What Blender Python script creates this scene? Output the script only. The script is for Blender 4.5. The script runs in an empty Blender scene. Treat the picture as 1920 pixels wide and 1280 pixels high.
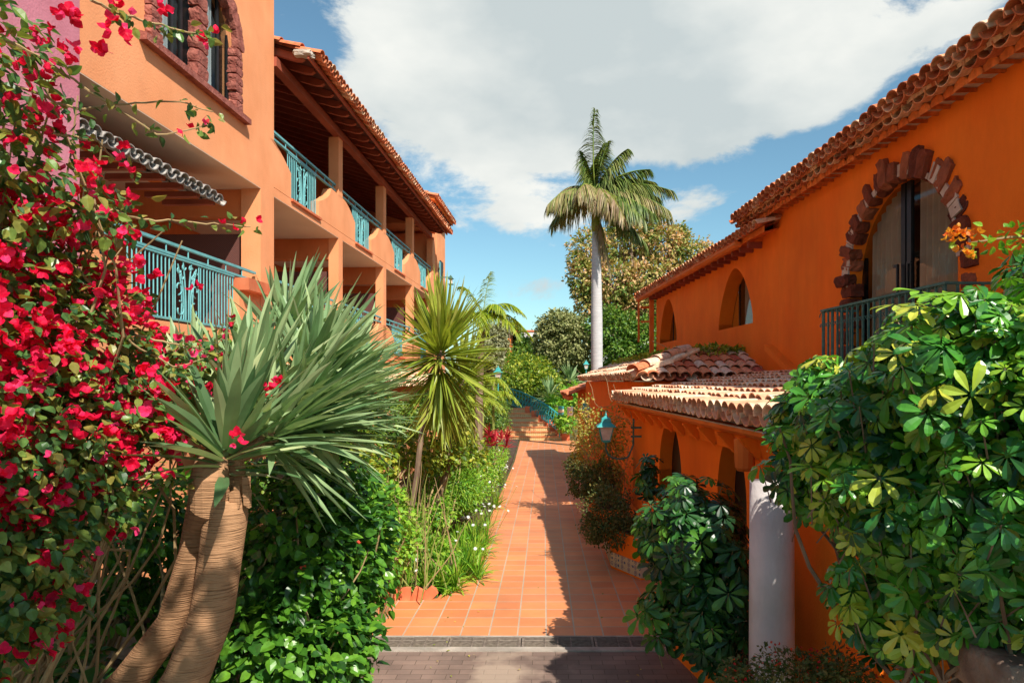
import bpy, math, random
import numpy as np
from mathutils import Vector, Matrix
rng = np.random.default_rng(7); random.seed(7)
PI = math.pi
sc = bpy.context.scene
COL = sc.collection
# ------------------------------------------------------------------ camera, sky, sun
F = 1280.0; CX = 1020.0; CY = 714.0; EYE = 2.5          # focal length (px of the 1920 wide photo), vanishing point, eye height
cam = bpy.data.cameras.new('camera'); co = bpy.data.objects.new('camera', cam); COL.objects.link(co)
cam.lens = 24; cam.sensor_width = 36; cam.clip_end = 3000; cam.clip_start = 0.05
cam.shift_x = -60 / 1920; cam.shift_y = 74 / 1920
co.location = (0, 0, EYE); co.rotation_euler = (PI / 2, 0, 0)
sc.camera = co
sc.render.resolution_x = 1024; sc.render.resolution_y = 682
sc.view_settings.view_transform = 'Standard'; sc.view_settings.look = 'None'
sc.view_settings.exposure = 0.55; sc.view_settings.gamma = 1
SD = Vector((1.0, -1.5, 1.82)).normalized()              # direction towards the sun
sun = bpy.data.lights.new('sun', 'SUN'); sun.energy = 4.9; sun.angle = math.radians(0.5); sun.color = (1.0, 0.93, 0.82)
so = bpy.data.objects.new('sun', sun); COL.objects.link(so)
so.rotation_euler = SD.to_track_quat('Z', 'Y').to_euler(); so.location = (20, -30, 40)
W = bpy.data.worlds.new('World'); sc.world = W; W.use_nodes = True
nt = W.node_tree; nt.nodes.clear()
def nd(t, nt_, **k):
    n = nt_.nodes.new(t)
    for a, b in k.items(): setattr(n, a, b)
    return n
out = nd('ShaderNodeOutputWorld', nt); bg = nd('ShaderNodeBackground', nt); bg.inputs[1].default_value = 0.135
sky = nd('ShaderNodeTexSky', nt); sky.sky_type = 'NISHITA'; sky.sun_disc = False
sky.sun_elevation = math.asin(SD.z); sky.sun_rotation = math.atan2(SD.x, SD.y)
sky.ozone_density = 1.6; sky.air_density = 1.0; sky.dust_density = 0.6
tc = nd('ShaderNodeTexCoord', nt)
def wmath(op, a, b=None, c=None, clamp=False):
    n = nd('ShaderNodeMath', nt, operation=op); n.use_clamp = clamp
    for i, x in enumerate((a, b, c)):
        if x is None: continue
        if isinstance(x, (int, float)): n.inputs[i].default_value = x
        else: nt.links.new(x, n.inputs[i])
    return n.outputs[0]
def sdir(px, py):
    v = Vector(((px - CX) / F, 1, (CY - py) / F)); return v.normalized()
# cloud banks: direction, radius across, radius up, weight
clouds = [((800, 150), .16, .10, .95), ((960, 110), .20, .11, 1.0), ((1150, 90), .22, .12, 1.0), ((1080, 210), .20, .07, .9), ((880, 250), .12, .045, .8), ((1310, 70), .18, .09, .95), ((1400, 190), .15, .05, .85),
          ((1520, 10), .12, .05, .8), ((1540, 185), .09, .028, .8), ((1660, 95), .08, .03, .85), ((1000, 300), .10, .03, .75), ((1300, 270), .12, .03, .7),
          ((955, 395), .085, .045, 1.0), ((1060, 400), .07, .03, .8), ((1285, 385), .07, .045, .8), ((1030, 540), .10, .03, .95), ((1840, 20), .08, .02, .7), ((1240, -150), .5, .12, 1.0), ((-400, 200), .4, .2, .8), ((2400, 100), .3, .15, .8)]
tot = None
for (p, rx, rz, wgt) in clouds:
    d = sdir(*p)
    mp = nd('ShaderNodeVectorMath', nt, operation='SUBTRACT'); nt.links.new(tc.outputs['Generated'], mp.inputs[0]); mp.inputs[1].default_value = d
    ms = nd('ShaderNodeVectorMath', nt, operation='MULTIPLY'); nt.links.new(mp.outputs[0], ms.inputs[0]); ms.inputs[1].default_value = (1 / rx, 1 / rx, 1 / rz)
    ln = nd('ShaderNodeVectorMath', nt, operation='DOT_PRODUCT'); nt.links.new(ms.outputs[0], ln.inputs[0]); nt.links.new(ms.outputs[0], ln.inputs[1])
    e = wmath('MULTIPLY', wmath('EXPONENT', wmath('MULTIPLY', ln.outputs['Value'], -1.3)), wgt)
    tot = e if tot is None else wmath('ADD', tot, e)
mp = nd('ShaderNodeVectorMath', nt, operation='MULTIPLY'); nt.links.new(tc.outputs['Generated'], mp.inputs[0]); mp.inputs[1].default_value = (1, 1, 1.9)
n1 = nd('ShaderNodeTexNoise', nt); n1.inputs['Scale'].default_value = 6.0; n1.inputs['Detail'].default_value = 9; n1.inputs['Roughness'].default_value = .64
n1.inputs['Distortion'].default_value = .25
nt.links.new(mp.outputs[0], n1.inputs['Vector'])
dens = wmath('ADD', tot, wmath('MULTIPLY', wmath('SUBTRACT', n1.outputs[0], .5), 3.0))
mr = nd('ShaderNodeMapRange', nt); mr.interpolation_type = 'SMOOTHSTEP'; nt.links.new(dens, mr.inputs[0])
mr.inputs[1].default_value = .50; mr.inputs[2].default_value = 1.0
n2 = nd('ShaderNodeTexNoise', nt); n2.inputs['Scale'].default_value = 3.0; n2.inputs['Detail'].default_value = 6
nt.links.new(mp.outputs[0], n2.inputs['Vector'])
cr = nd('ShaderNodeMix', nt, data_type='RGBA'); nt.links.new(wmath('MULTIPLY', wmath('SUBTRACT', n2.outputs[0], .38), 4.2, clamp=True), cr.inputs[0])
cr.inputs[6].default_value = (3.0, 3.35, 3.4, 1); cr.inputs[7].default_value = (4.8, 4.85, 4.6, 1)
mx = nd('ShaderNodeMix', nt, data_type='RGBA'); nt.links.new(mr.outputs[0], mx.inputs[0])
tint = nd('ShaderNodeMix', nt, data_type='RGBA', blend_type='MULTIPLY'); tint.inputs[0].default_value = 1
nt.links.new(sky.outputs[0], tint.inputs[6]); tint.inputs[7].default_value = (.62, .80, .74, 1)
nt.links.new(tint.outputs[2], mx.inputs[6]); nt.links.new(cr.outputs[2], mx.inputs[7])
nt.links.new(mx.outputs[2], bg.inputs[0]); nt.links.new(bg.outputs[0], out.inputs[0])

# ------------------------------------------------------------------ materials
MATS = {}
def mat(name, a, b=None, scale=8, rough=.8, bump=0.0, bscale=60, detail=4, spec=.3, metal=0, c=None, attr=False, stretch=(1, 1, 1), transl=0, thresh=(.35, .65), streak=0):
    m = bpy.data.materials.new(name); m.use_nodes = True; t = m.node_tree
    p = t.nodes['Principled BSDF']; p.inputs['Roughness'].default_value = rough
    p.inputs['Specular IOR Level'].default_value = spec; p.inputs['Metallic'].default_value = metal
    tcn = nd('ShaderNodeTexCoord', t); mpn = nd('ShaderNodeMapping', t); mpn.inputs['Scale'].default_value = stretch
    t.links.new(tcn.outputs['Object'], mpn.inputs[0])
    if b is None: b = tuple(x * .8 for x in a)
    rp = nd('ShaderNodeValToRGB', t)
    if attr:
        at = nd('ShaderNodeAttribute', t); at.attribute_name = 'tone'; t.links.new(at.outputs['Fac'], rp.inputs[0])
        cs = attr
        while len(rp.color_ramp.elements) < len(cs): rp.color_ramp.elements.new(.5)
        for i, (pos, cc) in enumerate(cs):
            rp.color_ramp.elements[i].position = pos; rp.color_ramp.elements[i].color = (*cc, 1)
        base = rp.outputs[0]
        nz = nd('ShaderNodeTexNoise', t); nz.inputs['Scale'].default_value = scale; nz.inputs['Detail'].default_value = 3; t.links.new(mpn.outputs[0], nz.inputs[0])
        r2 = nd('ShaderNodeMapRange', t); t.links.new(nz.outputs[0], r2.inputs[0]); r2.inputs[1].default_value = .3; r2.inputs[2].default_value = .7
        r2.inputs[3].default_value = .72; r2.inputs[4].default_value = 1.22
        mm = nd('ShaderNodeMix', t, data_type='RGBA', blend_type='MULTIPLY'); mm.inputs[0].default_value = 1
        t.links.new(base, mm.inputs[6]); t.links.new(r2.outputs[0], mm.inputs[7]); base = mm.outputs[2]
    else:
        nz = nd('ShaderNodeTexNoise', t); nz.inputs['Scale'].default_value = scale; nz.inputs['Detail'].default_value = detail; t.links.new(mpn.outputs[0], nz.inputs[0])
        t.links.new(nz.outputs[0], rp.inputs[0])
        rp.color_ramp.elements[0].position = thresh[0]; rp.color_ramp.elements[1].position = thresh[1]
        rp.color_ramp.elements[0].color = (*a, 1); rp.color_ramp.elements[1].color = (*b, 1); base = rp.outputs[0]
    if streak:
        ms_ = nd('ShaderNodeMapping', t); ms_.inputs['Scale'].default_value = (1.1, 1.1, .3); t.links.new(tcn.outputs['Object'], ms_.inputs[0])
        ns_ = nd('ShaderNodeTexNoise', t); ns_.inputs['Scale'].default_value = 2.2; ns_.inputs['Detail'].default_value = 8; ns_.inputs['Roughness'].default_value = .7; t.links.new(ms_.outputs[0], ns_.inputs[0])
        rs_ = nd('ShaderNodeMapRange', t); rs_.inputs[1].default_value = .35; rs_.inputs[2].default_value = .68; rs_.inputs[3].default_value = 1 - streak; rs_.inputs[4].default_value = 1 + streak * .35; t.links.new(ns_.outputs[0], rs_.inputs[0])
        nb_ = nd('ShaderNodeTexNoise', t); nb_.inputs['Scale'].default_value = .7; nb_.inputs['Detail'].default_value = 7; t.links.new(tcn.outputs['Object'], nb_.inputs[0])
        rb_ = nd('ShaderNodeMapRange', t); rb_.inputs[1].default_value = .35; rb_.inputs[2].default_value = .65; rb_.inputs[3].default_value = 1 - streak * .7; rb_.inputs[4].default_value = 1 + streak * .4; t.links.new(nb_.outputs[0], rb_.inputs[0])
        mu_ = nd('ShaderNodeMath', t, operation='MULTIPLY'); t.links.new(rs_.outputs[0], mu_.inputs[0]); t.links.new(rb_.outputs[0], mu_.inputs[1])
        mm_ = nd('ShaderNodeMix', t, data_type='RGBA', blend_type='MULTIPLY'); mm_.inputs[0].default_value = 1; t.links.new(base, mm_.inputs[6]); t.links.new(mu_.outputs[0], mm_.inputs[7]); base = mm_.outputs[2]
    t.links.new(base, p.inputs['Base Color'])
    if bump:
        nb = nd('ShaderNodeTexNoise', t); nb.inputs['Scale'].default_value = bscale; nb.inputs['Detail'].default_value = 5; t.links.new(mpn.outputs[0], nb.inputs[0])
        bn = nd('ShaderNodeBump', t); bn.inputs['Strength'].default_value = bump; bn.inputs['Distance'].default_value = .02
        t.links.new(nb.outputs[0], bn.inputs['Height']); t.links.new(bn.outputs[0], p.inputs['Normal'])
    if transl:
        tr = nd('ShaderNodeBsdfTranslucent', t); ms_ = nd('ShaderNodeMixShader', t); ms_.inputs[0].default_value = transl
        br = nd('ShaderNodeMix', t, data_type='RGBA', blend_type='MULTIPLY'); br.inputs[0].default_value = 1; br.inputs[7].default_value = (1.5, 1.5, .9, 1)
        t.links.new(base, br.inputs[6]); t.links.new(br.outputs[2], tr.inputs[0])
        t.links.new(p.outputs[0], ms_.inputs[1]); t.links.new(tr.outputs[0], ms_.inputs[2])
        t.links.new(ms_.outputs[0], t.nodes['Material Output'].inputs[0])
    MATS[name] = m; return m
def leafmat(name, cs, rough=.45, spec=.4, transl=.25, scale=30):
    n = len(cs); return mat(name, cs[0], attr=[(i / (n - 1), c) for i, c in enumerate(cs)], rough=rough, spec=spec, transl=transl, scale=scale)
mat('peach', streak=0.06, a=(.76, .29, .125), b=(.84, .345, .16), scale=1.2, rough=.9, bump=.25, bscale=40)
mat('peach_shaded', streak=0.12, a=(.60, .17, .05), b=(.68, .20, .07), scale=1.2, rough=.9, bump=.2, bscale=40)  # peach wall paint with the shade of the balcony recesses put into the colour
mat('soffit', (.66, .48, .36), (.72, .54, .42), scale=1, rough=.9)
mat('purple', streak=0.1, a=(.52, .17, .22), b=(.60, .22, .28), scale=1.5, rough=.9, bump=.25, bscale=40)
mat('orange', streak=0.09, a=(.90, .18, .006), b=(.96, .225, .012), scale=.9, rough=.9, bump=.3, bscale=50)
mat('orange_trim', streak=0.12, a=(.72, .16, .02), b=(.80, .22, .04), scale=3, rough=.8)
mat('redledge', streak=0.2, a=(.66, .15, .06), b=(.74, .22, .10), scale=3)
mat('wood', (.24, .055, .03), (.36, .09, .05), scale=3, rough=.75, stretch=(1, .3, 1))
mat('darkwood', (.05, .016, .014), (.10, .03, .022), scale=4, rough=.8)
mat('teal', (.11, .34, .36), (.16, .42, .43), scale=6, rough=.45, spec=.5)
mat('teal_deep', (.03, .30, .30), (.06, .38, .36), scale=6, rough=.4, spec=.5)
mat('verdigris', (.04, .13, .11), (.08, .20, .17), scale=14, rough=.6)
mat('stone_red', (.22, .06, .045), (.36, .12, .09), scale=9, rough=.95, bump=.9, bscale=35)
mat('stone_dark', (.13, .03, .014), attr=[(0, (.10, .025, .014)), (.5, (.20, .05, .022)), (1, (.34, .11, .05))], scale=7, rough=.95, bump=1.0, bscale=30)
mat('mortar', (.45, .36, .28), (.6, .5, .4), scale=9)
mat('white_paint', streak=0.16, a=(.66, .60, .57), b=(.78, .72, .70), scale=2.5, rough=.7, bump=.3, bscale=18)
mat('concrete', (.30, .26, .22), (.46, .40, .34), scale=5, rough=.95, bump=.3)
mat('iron', (.14, .11, .09), (.26, .21, .17), scale=20, rough=.7)
mat('rock', (.18, .12, .09), (.36, .26, .19), scale=5, rough=.95, bump=.9, bscale=22)
mat('soil', (.045, .03, .02), (.10, .065, .04), scale=6, rough=1, bump=.6, bscale=30)
mat('ground', (.06, .065, .025), (.13, .11, .05), scale=1.5, rough=1, bump=.4, bscale=10)
mat('gutter', (.42, .36, .30), (.55, .46, .38), scale=5)
mat('cream', (.62, .50, .36), (.72, .60, .44), scale=5)
mat('curtain', (.74, .54, .38), (.86, .68, .50), scale=2, rough=.9, transl=.3)
mat('curtain_pale', (.66, .64, .66), (.80, .78, .80), scale=2, rough=.9, transl=.2)
mat('black', (.01, .01, .012), (.02, .018, .018), scale=5, rough=.4)
mat('frost', (.66, .54, .46), (.80, .68, .60), scale=9, rough=.25, spec=.6)
TILEC = [(.62, .20, .09), (.66, .28, .14), (.70, .40, .24), (.72, .56, .40), (.58, .17, .07)]
mat('tile_red', TILEC[0], attr=[(0, (.50, .13, .055)), (.35, (.62, .20, .09)), (.7, (.66, .28, .15)), (1, (.70, .46, .30))], rough=.85, scale=14)
mat('tile_cream', TILEC[0], attr=[(0, (.70, .31, .17)), (.35, (.78, .44, .27)), (.7, (.82, .58, .39)), (1, (.84, .68, .49))], rough=.85, scale=14)
mat('tile_mix', TILEC[0], attr=[(0, (.40, .09, .06)), (.25, (.62, .16, .07)), (.6, (.72, .28, .13)), (.8, (.74, .50, .36)), (1, (.80, .60, .44))], rough=.85, scale=14)
mat('tile_aged', TILEC[0], attr=[(0, (.42, .12, .05)), (.35, (.62, .20, .08)), (.75, (.72, .33, .16)), (1, (.80, .56, .36))], rough=.9, scale=16)
mat('eave_paint', TILEC[0], attr=[(0, (.62, .15, .03)), (1, (.78, .24, .06))], rough=.9, scale=14)
mat('tile_grey', TILEC[0], attr=[(0, (.30, .27, .25)), (1, (.40, .36, .33))], rough=.9, scale=14)
mat('trunk_ring', (.17, .085, .04), (.40, .215, .11), scale=9, rough=.85, bump=.7, bscale=9, stretch=(.8, .8, 17), thresh=(.30, .46))
mat('palm_trunk', (.42, .40, .40), (.56, .54, .54), scale=7, rough=.9, bump=.4, bscale=6, stretch=(.4, .4, 6))
mat('crownshaft', (.10, .20, .02), (.22, .25, .03), scale=2, rough=.5)
mat('bark', (.14, .09, .06), (.30, .21, .14), scale=7, rough=.95, bump=.8, bscale=20, stretch=(1, 1, .3))
mat('twig', (.26, .17, .08), (.40, .28, .14), scale=9, rough=.9)
mat('greenstem', (.16, .22, .04), (.30, .30, .08), scale=9, rough=.7)
mat('petal_white', (.75, .75, .74), (.85, .85, .84), scale=9, rough=.6, transl=.2)
mat('petal_yellow', (.7, .42, .02), (.8, .5, .03), scale=9)
leafmat('bract', [(.58, .004, .035), (.80, .008, .06), (.90, .02, .11), (.88, .06, .22)], rough=.55, spec=.2, transl=.38)
leafmat('boug_leaf', [(.035, .10, .035), (.09, .20, .05), (.20, .28, .05), (.32, .26, .06)], rough=.35, transl=.3)
leafmat('agave_leaf', [(.09, .18, .07), (.20, .32, .14), (.34, .45, .22), (.50, .55, .28)], rough=.45, transl=.22, scale=5)
leafmat('hib_leaf', [(.02, .07, .012), (.04, .14, .02), (.09, .25, .02), (.16, .34, .03)], rough=.32, transl=.28)
leafmat('yucca_leaf', [(.10, .16, .015), (.22, .30, .03), (.34, .40, .05), (.46, .46, .10)], rough=.45, transl=.25, scale=5)
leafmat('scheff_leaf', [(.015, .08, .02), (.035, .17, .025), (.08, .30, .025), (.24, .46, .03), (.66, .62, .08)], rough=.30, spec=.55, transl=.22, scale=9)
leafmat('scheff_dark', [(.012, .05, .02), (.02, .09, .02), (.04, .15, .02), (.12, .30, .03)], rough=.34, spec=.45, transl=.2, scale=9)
leafmat('grass_leaf', [(.06, .20, .02), (.14, .34, .02), (.24, .44, .03), (.36, .50, .06)], rough=.45, transl=.3)
leafmat('yellow_leaf', [(.10, .16, .01), (.22, .28, .015), (.38, .40, .03), (.50, .42, .05)], rough=.45, transl=.3)
leafmat('lime_leaf', [(.06, .13, .012), (.14, .24, .02), (.28, .36, .03), (.48, .46, .06)], rough=.4, transl=.3)
leafmat('fern_leaf', [(.14, .24, .01), (.28, .38, .02), (.42, .46, .04)], rough=.5, transl=.35)
leafmat('mid_leaf', [(.03, .09, .012), (.07, .16, .018), (.14, .26, .025), (.22, .30, .04)], rough=.45, transl=.25)
leafmat('olive_leaf', [(.10, .12, .03), (.19, .21, .06), (.30, .31, .11), (.42, .40, .18)], rough=.6, transl=.2)
leafmat('greyg_leaf', [(.16, .17, .08), (.26, .27, .14), (.36, .36, .20)], rough=.6, transl=.2)
leafmat('pink_tree', [(.08, .15, .02), (.18, .25, .04), (.42, .36, .10), (.62, .38, .17), (.70, .42, .24)], rough=.6, transl=.25)
leafmat('dim_leaf', [(.03, .07, .015), (.07, .11, .02), (.12, .14, .03), (.20, .15, .04)], rough=.5, transl=.2)
leafmat('dry_leaf', [(.18, .24, .03), (.36, .38, .06), (.52, .42, .10), (.56, .30, .06)], rough=.5, transl=.3)
leafmat('palm_leaf', [(.05, .10, .02), (.11, .17, .03), (.22, .24, .06), (.34, .27, .12), (.36, .24, .14)], rough=.45, transl=.2, scale=3)
leafmat('red_leaf', [(.28, .01, .03), (.48, .02, .04), (.6, .07, .08)], rough=.4, transl=.3)
leafmat('orange_flower', [(.75, .12, .01), (.8, .25, .02), (.8, .4, .03)], rough=.5, transl=.3)
leafmat('red_flower', [(.5, .01, .02), (.65, .03, .02), (.6, .10, .03)], rough=.5, transl=.3)

def grid_mat(name, kind):
    m = bpy.data.materials.new(name); m.use_nodes = True; t = m.node_tree; p = t.nodes['Principled BSDF']
    tcn = nd('ShaderNodeTexCoord', t); mp_ = nd('ShaderNodeMapping', t); t.links.new(tcn.outputs['Object'], mp_.inputs[0])
    br = nd('ShaderNodeTexBrick', t); t.links.new(mp_.outputs[0], br.inputs[0])
    nz = nd('ShaderNodeTexNoise', t); nz.inputs['Scale'].default_value = 1.3; nz.inputs['Detail'].default_value = 8; nz.inputs['Roughness'].default_value = .65; t.links.new(tcn.outputs['Object'], nz.inputs[0])
    rp = nd('ShaderNodeMapRange', t); t.links.new(nz.outputs[0], rp.inputs[0]); rp.inputs[1].default_value = .3; rp.inputs[2].default_value = .7
    mm = nd('ShaderNodeMix', t, data_type='RGBA', blend_type='MULTIPLY'); mm.inputs[0].default_value = 1
    t.links.new(br.outputs[0], mm.inputs[6]); t.links.new(rp.outputs[0], mm.inputs[7])
    src = mm.outputs[2]
    if kind == 'tile':
        br.offset = 0; br.inputs['Scale'].default_value = 1; br.inputs['Brick Width'].default_value = .3; br.inputs['Row Height'].default_value = .3
        br.inputs['Mortar Size'].default_value = .009; br.inputs['Mortar Smooth'].default_value = .2; br.inputs['Bias'].default_value = -.1
        br.inputs['Color1'].default_value = (.66, .215, .08, 1); br.inputs['Color2'].default_value = (.80, .295, .105, 1); br.inputs['Mortar'].default_value = (.50, .40, .30, 1)
        mp_.inputs['Location'].default_value = (-.023, .09, 0)
        rp.inputs[3].default_value = .80; rp.inputs[4].default_value = 1.1; p.inputs['Roughness'].default_value = .55
        n3 = nd('ShaderNodeTexNoise', t); n3.inputs['Scale'].default_value = .55; n3.inputs['Detail'].default_value = 6; t.links.new(tcn.outputs['Object'], n3.inputs[0])
        r3 = nd('ShaderNodeMapRange', t); t.links.new(n3.outputs[0], r3.inputs[0]); r3.inputs[1].default_value = .45; r3.inputs[2].default_value = .75; r3.inputs[4].default_value = .45
        m3 = nd('ShaderNodeMix', t, data_type='RGBA'); t.links.new(r3.outputs[0], m3.inputs[0]); t.links.new(src, m3.inputs[6]); m3.inputs[7].default_value = (.52, .22, .13, 1); src = m3.outputs[2]
    else:
        br.offset = .5; br.inputs['Scale'].default_value = 1; br.inputs['Brick Width'].default_value = .22; br.inputs['Row Height'].default_value = .11
        br.inputs['Mortar Size'].default_value = .004; br.inputs['Mortar Smooth'].default_value = .6
        br.inputs['Color1'].default_value = (.185, .125, .10, 1); br.inputs['Color2'].default_value = (.245, .165, .13, 1); br.inputs['Mortar'].default_value = (.10, .07, .05, 1)
        rp.inputs[3].default_value = .65; rp.inputs[4].default_value = 1.25; p.inputs['Roughness'].default_value = .85
        n3 = nd('ShaderNodeTexNoise', t); n3.inputs['Scale'].default_value = 1.1; n3.inputs['Detail'].default_value = 5; t.links.new(tcn.outputs['Object'], n3.inputs[0])
        r3 = nd('ShaderNodeMapRange', t); t.links.new(n3.outputs[0], r3.inputs[0]); r3.inputs[1].default_value = .56; r3.inputs[2].default_value = .64; r3.inputs[4].default_value = .7
        m3 = nd('ShaderNodeMix', t, data_type='RGBA'); t.links.new(r3.outputs[0], m3.inputs[0]); t.links.new(src, m3.inputs[6]); m3.inputs[7].default_value = (.42, .32, .24, 1); src = m3.outputs[2]
    t.links.new(src, p.inputs['Base Color'])
    bn = nd('ShaderNodeBump', t); bn.inputs['Strength'].default_value = .5; bn.inputs['Distance'].default_value = .006; bn.invert = True
    t.links.new(br.outputs['Fac'], bn.inputs['Height']); t.links.new(bn.outputs[0], p.inputs['Normal'])
    MATS[name] = m
grid_mat('path_tile', 'tile'); grid_mat('pavers', 'paver')
def glass_mat():
    m = bpy.data.materials.new('glass'); m.use_nodes = True; t = m.node_tree; t.nodes.remove(t.nodes['Principled BSDF'])
    g = nd('ShaderNodeBsdfGlossy', t); g.inputs['Roughness'].default_value = .03; tr = nd('ShaderNodeBsdfTransparent', t); tr.inputs[0].default_value = (.78, .82, .82, 1)
    fr = nd('ShaderNodeFresnel', t); fr.inputs[0].default_value = 1.35; mxs = nd('ShaderNodeMixShader', t)
    ge = nd('ShaderNodeNewGeometry', t); mu = nd('ShaderNodeMath', t, operation='SUBTRACT'); mu.use_clamp = True; t.links.new(fr.outputs[0], mu.inputs[0]); t.links.new(ge.outputs['Backfacing'], mu.inputs[1]); t.links.new(mu.outputs[0], mxs.inputs[0]); t.links.new(tr.outputs[0], mxs.inputs[1]); t.links.new(g.outputs[0], mxs.inputs[2]); t.links.new(mxs.outputs[0], t.nodes['Material Output'].inputs[0])
    MATS['glass'] = m
glass_mat()
def deco_mat(name, cols, sx):
    m = bpy.data.materials.new(name); m.use_nodes = True; t = m.node_tree; p = t.nodes['Principled BSDF']; p.inputs['Roughness'].default_value = .3
    tcn = nd('ShaderNodeTexCoord', t); v = nd('ShaderNodeTexVoronoi', t); v.inputs['Scale'].default_value = sx; v.inputs['Randomness'].default_value = .15; t.links.new(tcn.outputs['Object'], v.inputs[0])
    r = nd('ShaderNodeValToRGB', t); r.color_ramp.interpolation = 'CONSTANT'
    while len(r.color_ramp.elements) < len(cols): r.color_ramp.elements.new(.5)
    for i, c in enumerate(cols): r.color_ramp.elements[i].position = i * .55 / len(cols); r.color_ramp.elements[i].color = (*c, 1)
    t.links.new(v.outputs['Distance'], r.inputs[0]); t.links.new(r.outputs[0], p.inputs['Base Color']); MATS[name] = m
deco_mat('deco_blue', [(.6, .25, .03), (.03, .06, .25), (.6, .5, .35), (.04, .08, .2), (.55, .45, .3)], 14)
deco_mat('deco_yellow', [(.65, .3, .05), (.55, .40, .18), (.5, .2, .06), (.62, .48, .25)], 9)
def woven_mat():
    m = bpy.data.materials.new('woven'); m.use_nodes = True; t = m.node_tree; p = t.nodes['Principled BSDF']; p.inputs['Roughness'].default_value = .9
    tcn = nd('ShaderNodeTexCoord', t); w = nd('ShaderNodeTexWave', t); w.inputs['Scale'].default_value = 9; w.inputs['Distortion'].default_value = 1; w.bands_direction = 'Z'
    c = nd('ShaderNodeTexChecker', t); c.inputs['Scale'].default_value = 60; t.links.new(tcn.outputs['Object'], c.inputs[0]); t.links.new(tcn.outputs['Object'], w.inputs[0])
    c.inputs[1].default_value = (.16, .055, .04, 1); c.inputs[2].default_value = (.06, .02, .018, 1)
    t.links.new(c.outputs[0], p.inputs['Base Color']); MATS['woven'] = m
woven_mat()

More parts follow.
